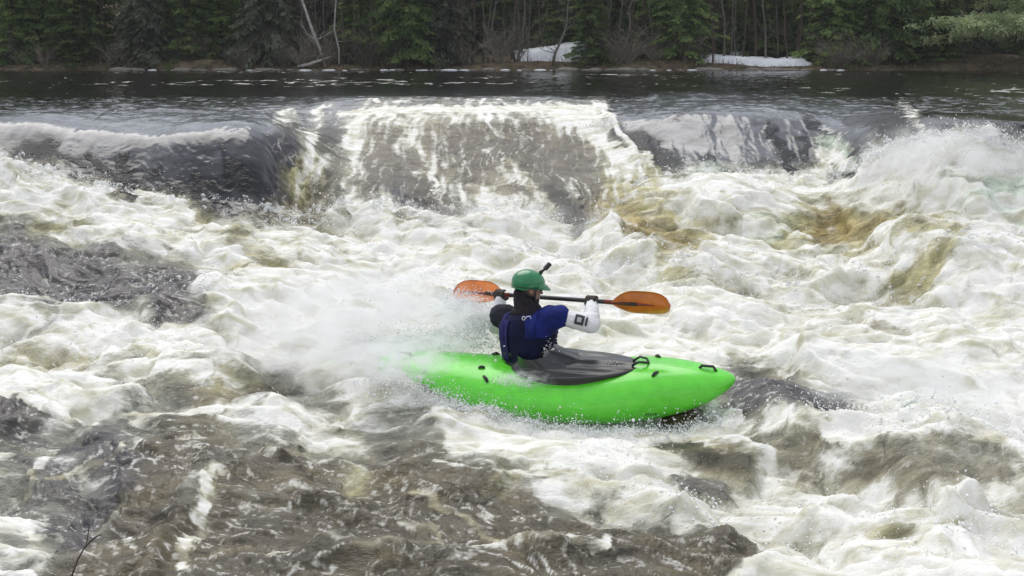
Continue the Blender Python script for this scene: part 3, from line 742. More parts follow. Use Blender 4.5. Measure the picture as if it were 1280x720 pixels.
tag(log.build('fallen_log', M_BIRCH), 'short fallen white birch log lying on the bank', 'log')
def stone_mesh(rnd, r, sq=.6):
    bm = bmesh.new(); bmesh.ops.create_icosphere(bm, subdivisions=3, radius=1)
    ox = rnd.random() * 50; V = np.array([v.co[:] for v in bm.verts]); n = fbm(V[:, 0] * 1.3 + ox, V[:, 1] * 1.3, V[:, 2] * 1.3, 3)
    for v, k in zip(bm.verts, n): v.co = Vector((v.co.x * 1.2, v.co.y, v.co.z * sq)) * (r * (1 + float(k) * .5))
    me = bpy.data.meshes.new('stone'); bm.to_mesh(me); bm.free(); me.shade_smooth(); return me
SM = [stone_mesh(rt, 1, .5) for _ in range(5)]
for m_ in SM: m_.materials.append(M_ROCK)
SMI = [stone_mesh(rt, 1, .35) for _ in range(3)]
for m_ in SMI: m_.materials.append(M_SNOW)
px = 150
while px < 1060:
    ice = rt.random() < (.5 if 190 < px < 250 or 340 < px < 720 else .15)
    Y_ = BY - .25 + rt.uniform(-.25, .35); x = (px - 640) / FOC * Y_
    o = bpy.data.objects.new('ice_chunk' if ice else 'shore_stone', rt.choice(SMI if ice else SM)); COL.objects.link(o)
    s_ = rt.uniform(.05, .16) if ice else rt.uniform(.08, .30); o.location = (x, Y_, .02); o.scale = (s_ * rt.uniform(1, 2.2), s_, s_); o.rotation_euler = (0, 0, rt.uniform(-.4, .4))
    if ice: tag(o, 'small white lump of ice at the far waterline', 'ice chunk', 'ice lumps along the far waterline')
    else: tag(o, 'small grey stone at the far waterline', 'stone', 'stones along the far waterline')
    px += rt.uniform(6, 26)
# last year's grass along the bank
gb = MB(); rg = random.Random(9)
for k in range(5200):
    Y_ = BY + abs(rg.gauss(0, 1.2)) - .1; x = rg.uniform(-24, 24); z = terr(x, Y_); h = rg.uniform(.08, .38) * (1 if math.sin(x * .9) > -.2 else .5)
    a = rg.uniform(-.5, .5) * h; w = rg.uniform(.008, .02); p = Vector((x, Y_, z - .05))
    gb.quad(p, p + Vector((w, 0, 0)), p + Vector((w * .6 + a, rg.uniform(-.1, .1), h)), p + Vector((a, 0, h)))
tag(gb.build('dry_grass', mat_plain('dry grass', (.10, .08, .05), .9, col2=(.20, .16, .09), scale=3)), kind='stuff')

# ------------------------------------------------------------------ kayak and paddler
def mat_gloss(name, col, rough=.3, coat=0, var=.06, bump=.0, scale=12, spec=.5):
    m = mat_plain(name, col, rough, var, scale, spec, bump); p = m.node_tree.nodes['Principled BSDF']
    p.inputs['Coat Weight'].default_value = coat; p.inputs['Coat Roughness'].default_value = .08; return m
M_HULL = mat_gloss('green plastic', (.115, .66, .030), .30, .35, .07, .0)
def scuff(m):
    t = m.node_tree; L = t.links.new; p = t.nodes['Principled BSDF']; src = p.inputs['Base Color'].links[0].from_socket
    tc = N(t, 'ShaderNodeTexCoord'); mp = N(t, 'ShaderNodeMapping'); mp.inputs['Scale'].default_value = (1.5, 14, 14)
    n = N(t, 'ShaderNodeTexNoise'); n.inputs['Scale'].default_value = 6; n.inputs['Detail'].default_value = 8; n.inputs['Roughness'].default_value = .7
    L(tc.outputs['Object'], mp.inputs[0]); L(mp.outputs[0], n.inputs['Vector'])
    r = N(t, 'ShaderNodeMapRange'); L(n.outputs['Fac'], r.inputs[0]); r.inputs[1].default_value = .56; r.inputs[2].default_value = .68; r.inputs[3].default_value = 0; r.inputs[4].default_value = .6
    x = N(t, 'ShaderNodeMix', data_type='RGBA'); L(r.outputs[0], x.inputs['Factor']); L(src, x.inputs['A']); x.inputs['B'].default_value = (.22, .72, .14, 1); L(x.outputs['Result'], p.inputs['Base Color'])
    q = N(t, 'ShaderNodeMapRange'); L(n.outputs['Fac'], q.inputs[0]); q.inputs[1].default_value = .4; q.inputs[2].default_value = .7; q.inputs[3].default_value = .22; q.inputs[4].default_value = .5; L(q.outputs[0], p.inputs['Roughness'])
scuff(M_HULL)
M_BLACK = mat_gloss('black plastic', (.018, .018, .019), .45)
M_SKIRT = mat_gloss('black neoprene', (.018, .020, .022), .30, .25, .3, .004, 7)
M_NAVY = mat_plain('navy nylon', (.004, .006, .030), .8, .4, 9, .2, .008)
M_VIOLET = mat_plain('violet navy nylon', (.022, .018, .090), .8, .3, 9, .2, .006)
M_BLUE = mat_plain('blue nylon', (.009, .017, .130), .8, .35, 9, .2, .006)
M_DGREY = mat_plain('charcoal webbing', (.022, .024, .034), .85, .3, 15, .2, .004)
M_WHITEC = mat_plain('white drytop fabric', (.72, .72, .74), .6, .06, 7, .3, .012)
M_GLOVE = mat_plain('dark glove', (.040, .034, .028), .7, .3, 14, .3, .004)
M_HELM = mat_gloss('green helmet shell', (.010, .19, .062), .25, .5, .08)
M_SKIN = mat_plain('skin', (.34, .20, .155), .55, .1, 8, .35)
M_BEARD = mat_plain('dark beard and gaiter', (.022, .018, .022), .85, .3, 30, .2, .004)
M_ORANGE = mat_gloss('orange fibreglass', (.62, .165, .012), .28, .4, .18, 0, 9)
M_ORANGED = mat_gloss('dark orange spine', (.22, .035, .008), .35)
M_EMB = mat_plain('grey print', (.05, .05, .055), .7)
M_LET = mat_plain('pale print', (.42, .44, .46), .6)

def blob(name, items, voxel, mat, parent, smooth=6, rel=None):
    """one continuous surface from a set of spheres (centre, radius or 3 radii, optional rotation)"""
    bm = bmesh.new()
    for it in items:
        c, r = it[0], it[1]
        rr = (r, r, r) if isinstance(r, (int, float)) else r
        M = Matrix.Translation(Vector(c)) @ (it[2].to_4x4() if len(it) > 2 else Matrix.Identity(4)) @ Matrix.Diagonal((*rr, 1))
        bmesh.ops.create_icosphere(bm, subdivisions=3 if max(rr) > .05 else 2, radius=1, matrix=M)
    me = bpy.data.meshes.new('tmp'); bm.to_mesh(me); bm.free()
    o = bpy.data.objects.new('tmp', me); COL.objects.link(o)
    m = o.modifiers.new('r', 'REMESH'); m.mode = 'VOXEL'; m.voxel_size = voxel
    s = o.modifiers.new('s', 'SMOOTH'); s.iterations = smooth; s.factor = .5
    dg = bpy.context.evaluated_depsgraph_get(); new = bpy.data.meshes.new_from_object(o.evaluated_get(dg))
    bpy.data.objects.remove(o); new.shade_smooth(); new.materials.clear(); new.materials.append(mat); new.name = name
    if rel is not None: new.transform(Matrix.Translation(-Vector(rel)))
    q = bpy.data.objects.new(name, new); COL.objects.link(q)
    if parent: q.parent = parent
    return q
def chain(pts, radii, step=.012):
    out = []
    for i in range(len(pts) - 1):
        a, b = Vector(pts[i]), Vector(pts[i + 1]); n = max(1, int((b - a).length / step))
        for k in range(n + 1):
            t = k / n; out.append((a.lerp(b, t), radii[i] * (1 - t) + radii[i + 1] * t))
    return out

# ---- hull
def kayak():
    root = empty('kayak')
    root.location = at(692, 514, 9.36)
    root.rotation_euler = (Matrix.Rotation(R(-11), 3, 'Z') @ Matrix.Rotation(R(-.3), 3, 'Y') @ Matrix.Rotation(R(14), 3, 'X')).to_euler()
    tag(root, 'bright green whitewater kayak heeled over in the foam, carrying the paddler', 'kayak')
    LH = 1.315; nt, na = 150, 56
    def sec(t):
        e = abs(t)
        end = max(0, 1 - e ** 9) ** .5
        w = .325 * (1 - (.60 if t > 0 else .56) * e ** 2.5) * end + .0
        if t > 0: w *= 1 - .04 * t
        keel = .17 * e ** 3.0 + (.065 * t * t if t > 0 else .075 * t * t)
        top = .355 + .045 * math.exp(-((t - .58) / .3) ** 2) - .055 * e ** 3 + (.085 * t ** 2 if t > 0 else .115 * t * t)
        mid = keel + (top - keel) * (.56 if t > 0 else .54)
        k2 = mid - (mid - keel) * end; t2 = mid + (top - mid) * end
        return w, k2, mid, t2
    V = []; F = []
    ts = [math.sin(math.pi / 2 * (2 * i / (nt - 1) - 1)) for i in range(nt)]
    for t in ts:
        w, k, m_, tp = sec(t)
        for a in range(na):
            th = 2 * math.pi * a / na; c, s = math.cos(th), math.sin(th)
            if s >= 0: y = w * math.copysign(abs(c) ** .85, c); z = m_ + (tp - m_) * (abs(s) ** 1.12)
            else: y = w * math.copysign(abs(c) ** .62, c) * (1 - .0 * abs(s)); z = m_ - (m_ - k) * (abs(s) ** .92)
            V.append((LH * t, y, z))
    for i in range(nt - 1):
        for a in range(na):
            F.append((i*na + a, (i+1)*na + a, (i+1)*na + (a+1) % na, i*na + (a+1) % na))
    F.append(tuple(range(na))); F.append(tuple((nt-1)*na + a for a in reversed(range(na))))
    link_mesh('hull', V, F, M_HULL, root)
    def deck(x, y):
        w, k, m_, tp = sec(x / LH); c = min(1, abs(y) / max(w, .01)) ** (1 / .85); s = math.sqrt(max(0, 1 - c * c))
        return m_ + (tp - m_) * s ** 1.12
    # cockpit rim and spray deck
    cx, rx, ry = .18, .46, .205
    def rim(th, k=1.0, dz=0):
        x = cx + rx * k * math.cos(th); y = ry * k * math.sin(th) * (1 - .16 * math.cos(th))
        return x, y, .375 + .035 * (x - cx) + dz
    b = MB(); n = 64
    b.tube([rim(2*math.pi*i/n) for i in range(n + 1)], .016, 8); b.build('cockpit_rim', M_BLACK, root)
    # coaming wall down to the deck
    V = []; F = []
    for i in range(n):
        th = 2*math.pi*i/n; x, y, z = rim(th, .99); V += [(x, y, z), (x * 1.0, y * 1.02, min(deck(x, y), z) - .03)]
    for i in range(n): F.append((2*i, 2*i+1, 2*((i+1) % n)+1, 2*((i+1) % n)))
    link_mesh('coaming', V, F, M_BLACK, root)
    V = []; F = []; nr = 18
    wx_, wy_ = -.11, 0.0                                   # the waist
    for q in range(nr + 1):
        t = q / nr
        for i in range(n):
            th = 2*math.pi*i/n; x, y, z = rim(th, 1.02, .012)
            hx, hy = wx_ + .13 * math.cos(th), wy_ + .16 * math.sin(th)
            xx = x + (hx - x) * t; yy = y + (hy - y) * t
            zz = z + .035 * math.sin(t * math.pi * .5) + .055 * max(0, t - .72) / .28 * 1.2 + .005 * math.sin(9 * th + 4 * t) * t * (1 - t) * 4
            V.append((xx, yy, zz))
    for q in range(nr):
        for i in range(n): F.append((q*n + i, q*n + (i+1) % n, (q+1)*n + (i+1) % n, (q+1)*n + i))
    sk = link_mesh('spray_deck', V, F, M_SKIRT, root)
    sk['label'] = 'black neoprene spray deck stretched over the cockpit'
    # small pale print on the spray deck
    pr = MB(); rnd = random.Random(4)
    for (ox, oy, s0) in ((.32, -.02, 1), (.365, -.02, 1), (.41, -.02, 1), (.455, -.015, 1)):
        z = .401 - .02 * 0
        pts = [(ox, oy - .02), (ox + .005, oy + .022), (ox + .022, oy + .012), (ox + .024, oy - .02)]
        pr.tube([(p[0], p[1], .392 + .035 * (p[0] - cx) + .035 * math.sin(max(0, (1 - (p[0] - wx_) / (cx + rx - wx_))) * 1.57) + .008) for p in pts], .0035, 4)
    pr.build('deck_print', M_LET, sk)
    # grab loop at the front of the spray deck
    b = MB(); x0, _, z0 = rim(0)
    b.tube([(x0 - .05, -.035, z0 + .02), (x0 + .0, -.045, z0 + .055), (x0 + .05, -.03, z0 + .045), (x0 + .065, 0, z0 + .03), (x0 + .05, .03, z0 + .045), (x0 - .0, .045, z0 + .05), (x0 - .05, .035, z0 + .02)], .009, 6)
    b.build('grab_loop', M_BLACK, sk)
    # carrying handles near the ends and security fittings
    for xs in (1.22, -1.20):
        b = MB(); s = 1 if xs > 0 else -1; zz = deck(xs - .09 * s, 0)
        b.tube([(xs - .16*s, 0, deck(xs - .16*s, 0) - .01), (xs - .14*s, 0, zz + .028), (xs - .06*s, 0, zz + .024), (xs - .035*s, 0, deck(xs - .035*s, 0) - .01)], .011, 6); b.build('end_handle', M_BLACK, root)
    for (x, y, a, L_) in ((.76, -.13, .9, .055), (-.45, -.19, -.9, .06), (-.50, -.08, .2, .045), (.76, .13, -.9, .055), (-.45, .19, .9, .06)):
        b = MB(); d = Vector((math.cos(a), math.sin(a), 0)) * L_; p = Vector((x, y, 0)); q0, q1 = p - d * .5, p + d * .5
        b.tube([(q0.x, q0.y, deck(q0.x, q0.y) + .002), (p.x, p.y, deck(x, y) + .012), (q1.x, q1.y, deck(q1.x, q1.y) + .002)], [.010, .012, .010], 6)
        b.build('deck_fitting', M_BLACK, root)
    # small dark print low on the side
    b = MB()
    def side(x, z):
        w, k, m_, tp = sec(x / LH); s = max(0, min(1, (m_ - z) / (m_ - k))) ** (1 / .92); c = math.sqrt(1 - s * s); return Vector((x, -w * c ** .62 - .003, z))
    for k in range(5):
        x = .70 + k * .016
        b.tube([side(x, .150), side(x + .004, .166), side(x + .011, .160)], .0026, 4)
    b.build('side_print', M_DGREY, root)
    return root
kayak_o = kayak()

# ---- paddle
def paddle():
    a, b_ = at(567, 364, 10.08), at(838, 383, 9.14)
    d = (b_ - a).normalized(); Lp = (b_ - a).length
    root = empty('paddle'); root.location = a.lerp(b_, .5)
    tag(root, 'double-bladed paddle with a black shaft and orange blades, held by the kayaker', 'paddle')
    c = root.location.copy(); A = a - c; B = b_ - c
    s = MB(); s.tube([A.lerp(B, .16), A.lerp(B, .5), A.lerp(B, .86)], .0165, 10); s.build('shaft', M_BLACK, root)
    def blade(tip, dirv, up, lab):
        """tip: outer end; dirv: outwards; up: across the blade"""
        L_ = .46; W = .098; nrm = dirv.cross(up).normalized(); V = []; F = []; nu, nv = 26, 13
        for side in (1, -1):
            for i in range(nu):
                t = i / (nu - 1)
                w = W * (max(0, 1 - (2 * max(t, .52) - 1) ** 4) ** .5 if t > .5 else 1) * (.12 + .88 * (1 - (1 - min(1, t / .42)) ** 2))
                for j in range(nv):
                    v = 2 * j / (nv - 1) - 1
                    off = .022 * (t - .5) ** 2 * 2 - .02 * v * v * t
                    p = tip - dirv * (L_ * (1 - t)) + up * (w * v * (1.08 if v > 0 else .88)) + nrm * (off + side * .0045 * (1 - .7 * abs(v)))
                    V.append(p)
        h = nu * nv
        for i in range(nu - 1):
            for j in range(nv - 1):
                q = i*nv + j; F.append((q, q+1, q+nv+1, q+nv)); F.append((h+q, h+q+nv, h+q+nv+1, h+q+1))
        for i in range(nu - 1):
            for j in (0, nv - 1): q = i*nv + j; F.append((q, q+nv, h+q+nv, h+q))
        for j in range(nv - 1): q = j; F.append((q, q+1, h+q+1, h+q)); q = (nu-1)*nv + j; F.append((q, q+1, h+q+1, h+q))
        bo = link_mesh('blade', V, F, M_ORANGE, root)
        sp = MB(); sp.tube([tip - dirv * (L_ + .06), tip - dirv * L_ * .7 , tip - dirv * L_ * .4, tip - dirv * L_ * .14], [.0175, .016, .012, .004], 8)
        sp.build('spine', M_ORANGED, bo)
        return bo
    upv = Vector((0, -.45, .9)); upv = (upv - d * upv.dot(d)).normalized()
    blade(B, d, upv, '')
    upl = Vector((0, .72, .69)); upl = (upl - d * upl.dot(d)).normalized()
    blade(A, -d, upl, '')
    return root, a, b_, d
paddle_o, PA, PB, PD = paddle()
def on_shaft(px):
    lo, hi = 0, 1
    for _ in range(40):
        m = (lo + hi) / 2; p = PA.lerp(PB, m)
        if 640 + FOC * p.x / p.y < px: lo = m
        else: hi = m
    return PA.lerp(PB, lo)

# ---- paddler
def paddler():
    W = at(664, 462, 9.42); C = at(659, 386, 9.46)                 # waist, base of the neck
    SL, SR = at(626, 392, 9.56), at(694, 394, 9.30)                # shoulders
    HR, HL = on_shaft(740), on_shaft(626)
    root = empty('person', W); rel = W
    tag(root, 'kayaker in a navy life jacket and green helmet, seen from behind, gripping the paddle', 'person')
    u = (C - W).normalized(); r = (SR - SL); r = (r - u * r.dot(u)).normalized(); f = u.cross(r).normalized()
    T = Matrix((r, f, u)).transposed()                              # columns: right, forward, up
    def P(x, y, z): return W + r * x + f * y + u * z
    HC = at(661, 360, 9.47)                                        # middle of the head
    # the head is turned towards the bow
    hf = Vector((.93, .30, -.16)).normalized(); hu = (Vector((.03, 0, 1)) - hf * Vector((.03, 0, 1)).dot(hf)).normalized(); hr = hf.cross(hu).normalized()
    HM = Matrix((hf, -hr, hu)).transposed()                         # x: face, z: up
    def H(x, y, z): return HC + hf * x - hr * y + hu * z
    def elbow(S, Hn, l1, l2, down):
        v = Hn - S; dd = v.length; l1 = max(l1, dd * .52); l2 = max(l2, dd * .52)
        a = (l1 * l1 - l2 * l2 + dd * dd) / (2 * dd); h = math.sqrt(max(0, l1 * l1 - a * a)); n = v.normalized()
        pd = (down - n * down.dot(n)).normalized(); return S + n * a + pd * h
    ER = elbow(SR, HR, .27, .24, Vector((.55, -.75, -.55))); EL = elbow(SL, HL, .27, .24, Vector((-.12, .9, -.6)))
    kay = kayak_o.matrix_world if False else Matrix.LocRotScale(kayak_o.location, kayak_o.rotation_euler, None)
    def K(x, y, z): return kay @ Vector((x, y, z))
    # body: one continuous figure, legs stretched out inside the hull
    it = []
    for z, a, b in ((-.14, .150, .105), (-.04, .150, .110), (.06, .140, .100), (.16, .150, .100), (.26, .165, .105), (.34, .165, .095), (.40, .12, .08)):
        it.append((P(0, 0, z), (a, b, .09), T))
    it += chain([P(0, 0, .38), H(-.02, 0, -.07)], [.062, .056])
    it += [(H(0, 0, .03), (.098, .078, .098), HM), (H(.02, 0, -.045), (.072, .060, .072), HM), (H(.062, 0, -.088), (.030, .034, .026), HM)]
    it += [(H(.098, 0, -.015), (.016, .012, .024), HM), (H(.108, 0, -.028), (.014, .014, .010), HM), (H(.085, 0, .018), (.014, .046, .010), HM), (H(.088, 0, -.060), (.012, .026, .007), HM), (H(.086, 0, -.071), (.012, .022, .006), HM)]
    for s in (-1, 1): it += [(H(-.005, s * .080, -.01), (.020, .009, .032), HM), (H(.066, s * .036, -.028), (.022, .022, .018), HM)]
    for S_, E_, Hn in ((SR, ER, HR), (SL, EL, HL)):
        wr = E_.lerp(Hn, .86); it += chain([P(0, 0, .36).lerp(S_, .6), S_, E_, wr, E_.lerp(Hn, .97)], [.06, .056, .042, .029, .032])
    hipL, hipR = K(-.12, .10, .15), K(-.12, -.10, .15)
    for s, hp in ((1, hipL), (-1, hipR)): it += chain([P(0, 0, -.10), hp, K(.26, s * .14, .20), K(.60, s * .07, .16), K(.64, s * .07, .20)], [.10, .085, .060, .040, .030])
    blob('body', it, .0085, M_SKIN, root, 3, rel)
    for s in (-1, 1):
        b = MB()
        e = H(.084, s * .034, .0); bm_ = bmesh.new(); bmesh.ops.create_icosphere(bm_, subdivisions=2, radius=.011, matrix=Matrix.Translation(e - rel)); m_ = bpy.data.meshes.new('eye'); bm_.to_mesh(m_); bm_.free(); m_.shade_smooth(); m_.materials.append(M_BLACK)
        o = bpy.data.objects.new('eye', m_); COL.objects.link(o); o.parent = root
    # beard and neck gaiter
    it = chain([P(.02, .0, .385), H(-.03, 0, -.09)], [.112, .074]) + [(H(.048, 0, -.082), (.048, .052, .036), HM), (H(.0, 0, -.075), (.070, .072, .045), HM), (H(-.05, 0, -.05), (.060, .068, .055), HM), (P(-.02, -.03, .42), (.10, .085, .05), T)]
    g_ = blob('neck_gaiter', it, .007, M_BEARD, root, 4, rel); g_['label'] = 'black gaiter and beard hiding the neck and jaw'
    # drytop: sleeves and the torso under the jacket
    def crease(o, amp=.006, sc=16):
        me = o.data; v = np.empty(len(me.vertices) * 3, np.float32); n = np.empty(len(me.vertices) * 3, np.float32)
        me.vertices.foreach_get('co', v); me.vertex_normals.foreach_get('vector', n); v = v.reshape(-1, 3); n = n.reshape(-1, 3)
        v = v + n * (fbm(v[:, 0] * sc, v[:, 1] * sc, v[:, 2] * sc * 1.6, 3, fn='r') * amp)[:, None]; me.vertices.foreach_set('co', v.astype(np.float32).ravel()); me.update()
    it = []
    for S_, E_, Hn in ((SR, ER, HR), (SL, EL, HL)):
        it += chain([P(0, 0, .33).lerp(S_, .5), S_, S_.lerp(E_, .5), E_, E_.lerp(Hn, .5), E_.lerp(Hn, .84)], [.058, .052, .064, .066, .057, .044])
    it += [(P(0, 0, .28), (.17, .12, .10), T), (P(0, 0, .10), (.16, .12, .14), T)]
    dt = blob('drytop', it, .008, M_WHITEC, root, 5, rel); crease(dt, .010, 13); dt['label'] = 'white long-sleeved drytop'
    # square emblem and a bar on the upper sleeve
    ax = (ER - SR).normalized(); out = (Vector((0, -1, .35)) - ax * Vector((0, -1, .35)).dot(ax)).normalized(); sd = ax.cross(out)
    cpt = SR.lerp(ER, .72)
    def patch(name, t0, t1, w0, w1, rr, mat, par):
        V = []; F = []; nu, nv = 8, 8
        for i in range(nu):
            for j in range(nv):
                t = t0 + (t1 - t0) * i / (nu - 1); a = w0 + (w1 - w0) * j / (nv - 1)
                c = cpt + ax * t; V.append(c + (out * math.cos(a) + sd * math.sin(a)) * rr - rel)
        for i in range(nu - 1):
            for j in range(nv - 1): F.append((i*nv+j, i*nv+j+1, (i+1)*nv+j+1, (i+1)*nv+j))
        return link_mesh(name, V, F, mat, par)
    em = patch('sleeve_emblem', -.045, .022, -.50, .50, .0760, M_EMB, dt); patch('emblem_mark', -.028, .004, -.22, .22, .0775, M_LET, dt)
    patch('sleeve_bar', .034, .048, -.45, .45, .0745, M_EMB, dt)
    # life jacket
    def lj(name, rowsz, mat, off=0.0, a0=0, a1=2 * math.pi, par=None, thick=None, creaseamp=.006):
        V = []; F = []; na = 56
        full = abs(a1 - a0 - 2 * math.pi) < 1e-6
        for (z, a, b, yo) in rowsz:
            for k in range(na):
                th = a0 + (a1 - a0) * k / (na if full else na - 1); c, s = math.cos(th), math.sin(th)
                V.append(P((a + off) * math.copysign(abs(c) ** .75, c), yo + (b + off) * math.copysign(abs(s) ** .8, s), z) - rel)
        for i in range(len(rowsz) - 1):
            for k in range(na if full else na - 1): F.append((i*na + k, i*na + (k+1) % na, (i+1)*na + (k+1) % na, (i+1)*na + k))
        o = link_mesh(name, V, F, mat, par or root)
        return o
    prof = [(-.01, .155, .135, 0), (.0, .170, .150, 0), (.05, .182, .160, 0), (.12, .192, .168, 0), (.20, .203, .172, 0), (.28, .208, .170, 0), (.335, .200, .160, 0), (.375, .180, .145, 0), (.40, .150, .125, 0), (.415, .110, .10, 0), (.405, .085, .080, 0)]
    # finer rows
    pf = []
    for q in range(len(prof) - 1):
        for k in range(5): t = k / 5; pf.append(tuple(prof[q][i] * (1 - t) + prof[q+1][i] * t for i in range(4)))
    pf.append(prof[-1])
    j = lj('life_jacket', pf, M_NAVY); crease(j, .012, 10); j['label'] = 'navy blue life jacket'
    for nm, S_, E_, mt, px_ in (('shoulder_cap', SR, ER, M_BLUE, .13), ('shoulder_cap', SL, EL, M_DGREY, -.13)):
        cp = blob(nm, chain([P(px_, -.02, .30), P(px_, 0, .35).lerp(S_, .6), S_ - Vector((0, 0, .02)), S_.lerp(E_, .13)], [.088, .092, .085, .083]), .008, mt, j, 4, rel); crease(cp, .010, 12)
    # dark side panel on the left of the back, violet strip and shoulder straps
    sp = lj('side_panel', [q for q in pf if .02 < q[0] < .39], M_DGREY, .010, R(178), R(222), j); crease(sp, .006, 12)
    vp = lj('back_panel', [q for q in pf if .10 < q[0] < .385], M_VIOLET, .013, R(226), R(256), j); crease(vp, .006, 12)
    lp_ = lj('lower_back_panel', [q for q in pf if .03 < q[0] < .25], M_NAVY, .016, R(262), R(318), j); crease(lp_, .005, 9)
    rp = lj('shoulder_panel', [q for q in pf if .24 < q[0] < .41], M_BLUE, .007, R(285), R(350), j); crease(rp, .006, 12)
    for z0 in (.065, .135):
        st = lj('waist_strap', [(z0 - .013, *q[1:]) if False else q for q in [(z0 - .013, .186, .163, 0), (z0 + .013, .189, .166, 0)]], M_BLACK, .018, 0, 2 * math.pi, j)
    for sx in (-1, 1):
        b = MB(); pts = [P(sx * .125, -.165, .24), P(sx * .13, -.150, .33), P(sx * .125, -.09, .395), P(sx * .12, .0, .425), P(sx * .125, .09, .395), P(sx * .13, .150, .33), P(sx * .125, .165, .24)]
        b.tube([p - rel for p in pts], .026, 8); b.build('shoulder_strap', M_VIOLET if sx < 0 else M_BLUE, j)
    # small white curled mark near the collar
    b = MB(); m0 = P(.055, -.118, .392)
    lp2 = []
    for k in range(13):
        a = R(20 + 330 * k / 12); lp2.append(m0 + r * (.013 * math.cos(a)) + u * (.013 * math.sin(a)) - f * .022)
    lp2 += [lp2[-1] + r * .02 + u * .016, lp2[-1] + r * .045 + u * .018, lp2[-1] + r * .05 - u * .002]
    b.tube([p - rel for p in lp2], .0034, 5); b.build('white_mark', M_WHITEC, j)
    # gloves: palm, four fingers wrapped round the shaft, thumb
    for Hn, E_, s in ((HR, ER, 1), (HL, EL, -1)):
        ax = PD.copy(); toA = (E_ - Hn); toA = (toA - ax * toA.dot(ax)).normalized(); ot = ax.cross(toA).normalized()
        if ot.z < 0: ot = -ot
        def Q(a, ang, rad): return Hn + ax * a + (toA * math.cos(ang) + ot * math.sin(ang)) * rad - rel
        it = chain([Q(-.03, .15, .030), Q(.03, .15, .030)], [.021, .021]) + chain([Q(0, 0, .05), (E_.lerp(Hn, .80)) - rel], [.030, .036])
        it = [(Q(0, .1, .036), (.040, .024, .036), Matrix((ax, toA, ot)).transposed())] + it
        for k, (a, ln) in enumerate(((-.034, .9), (-.012, 1.05), (.011, 1.0), (.033, .8))):
            pts = [Q(a, .7 + q * .62 * ln, .033 if q else .036) for q in range(6)]
            it += chain(pts, [.0118, .0115, .011, .0105, .010, .009], .006)
        sg = -1 if s > 0 else 1
        it += chain([Q(sg * -.045 * 0 + sg * .036, -.2, .038), Q(sg * .046, -.95, .036), Q(sg * .036, -1.7, .030)], [.0135, .0125, .010], .006)
        gl = blob('glove', it, .0045, M_GLOVE, root, 2)
    # helmet
    V = []; F = []; nu, nv = 40, 26
    for jv in range(nv):
        ph = math.pi / 2 - (math.pi * .60) * jv / (nv - 1)
        for iu in range(nu):
            th = 2 * math.pi * iu / nu; cth = math.cos(th)
            z = math.sin(ph); rr = math.cos(ph)
            low = 0.0
            if z < .1: low = (.1 - z) * (.045 + .50 * max(0, -cth) * .12)
            x = .128 * rr * cth - .010; y = .104 * rr * math.sin(th)
            zz = .040 + .098 * z - (.022 if cth < -.2 and z < 0 else 0) * min(1, -z * 3)
            if cth > .55: zz = max(zz, .034)
            V.append(H(x, y, zz) - rel)
    for jv in range(nv - 1):
        for iu in range(nu): F.append((jv*nu + iu, (jv+1)*nu + iu, (jv+1)*nu + (iu+1) % nu, jv*nu + (iu+1) % nu))
    he = link_mesh('helmet', V, F, M_HELM, root); he['label'] = 'green helmet with a short peak'
    so = he.modifiers.new('thick', 'SOLIDIFY'); so.thickness = .006; so.offset = -1
    V = []; F = []; nu, nv = 19, 7
    for side in (0, 1):
        for i in range(nu):
            a = R(-68 + 136 * i / (nu - 1))
            for q in range(nv):
                t = q / (nv - 1); ex = .062 * math.cos(a * 1.1) ** .8 * t
                V.append(H((.118 + ex) * math.cos(a) - .010, (.102 + ex * .35) * math.sin(a), .052 - .030 * t - .012 * t * t * math.cos(a) - side * .006) - rel)
    h = nu * nv
    for i in range(nu - 1):
        for q in range(nv - 1): k = i*nv + q; F.append((k, k+nv, k+nv+1, k+1)); F.append((h+k, h+k+1, h+k+nv+1, h+k+nv))
        k = i*nv + nv - 1; F.append((k, k+nv, h+k+nv, h+k))
    link_mesh('visor', V, F, M_HELM, he)
    b = MB()                                                     # rim edging
    b.tube([H(.122 * math.cos(a) - .010, .106 * math.sin(a), .028 if math.cos(a) > .4 else .010) - rel for a in [2*math.pi*k/36 for k in range(37)]], .005, 5); b.build('helmet_rim', mat_gloss('dark green trim', (.008, .06, .025), .4), he)
    for s in (-1, 1):
        b = MB(); b.tube([H(.02, s * .096, .02) - rel, H(.03, s * .080, -.05) - rel, H(.055, s * .035, -.115) - rel], .008, 6); b.build('chin_strap', M_BLACK, he)
        b = MB(); b.tube([H(-.09, s * .06, .0) - rel, H(-.02, s * .085, -.04) - rel, H(.03, s * .080, -.05) - rel], .008, 6); b.build('chin_strap', M_BLACK, he)
    # action camera on its stalk
    b = MB(); b.tube([H(.070, 0, .118) - rel, H(.088, 0, .140) - rel, H(.100, -.004, .152) - rel], [.018, .010, .009], 8)
    ms = b.build('camera_mount', M_BLACK, he)
    bm = bmesh.new(); bmesh.ops.create_cube(bm, size=1, matrix=Matrix.Translation(H(.117, -.004, .175) - rel) @ (HM @ Matrix.Rotation(R(35), 3, 'Y')).to_4x4() @ Matrix.Diagonal((.026, .045, .062, 1)))
    bmesh.ops.bevel(bm, geom=bm.edges[:], offset=.005, segments=2, affect='EDGES'); m2 = bpy.data.meshes.new('camera_body'); bm.to_mesh(m2); bm.free(); m2.materials.append(M_BLACK)
    o = bpy.data.objects.new('camera_body', m2); COL.objects.link(o); o.parent = ms
    return root
person_o = paddler()

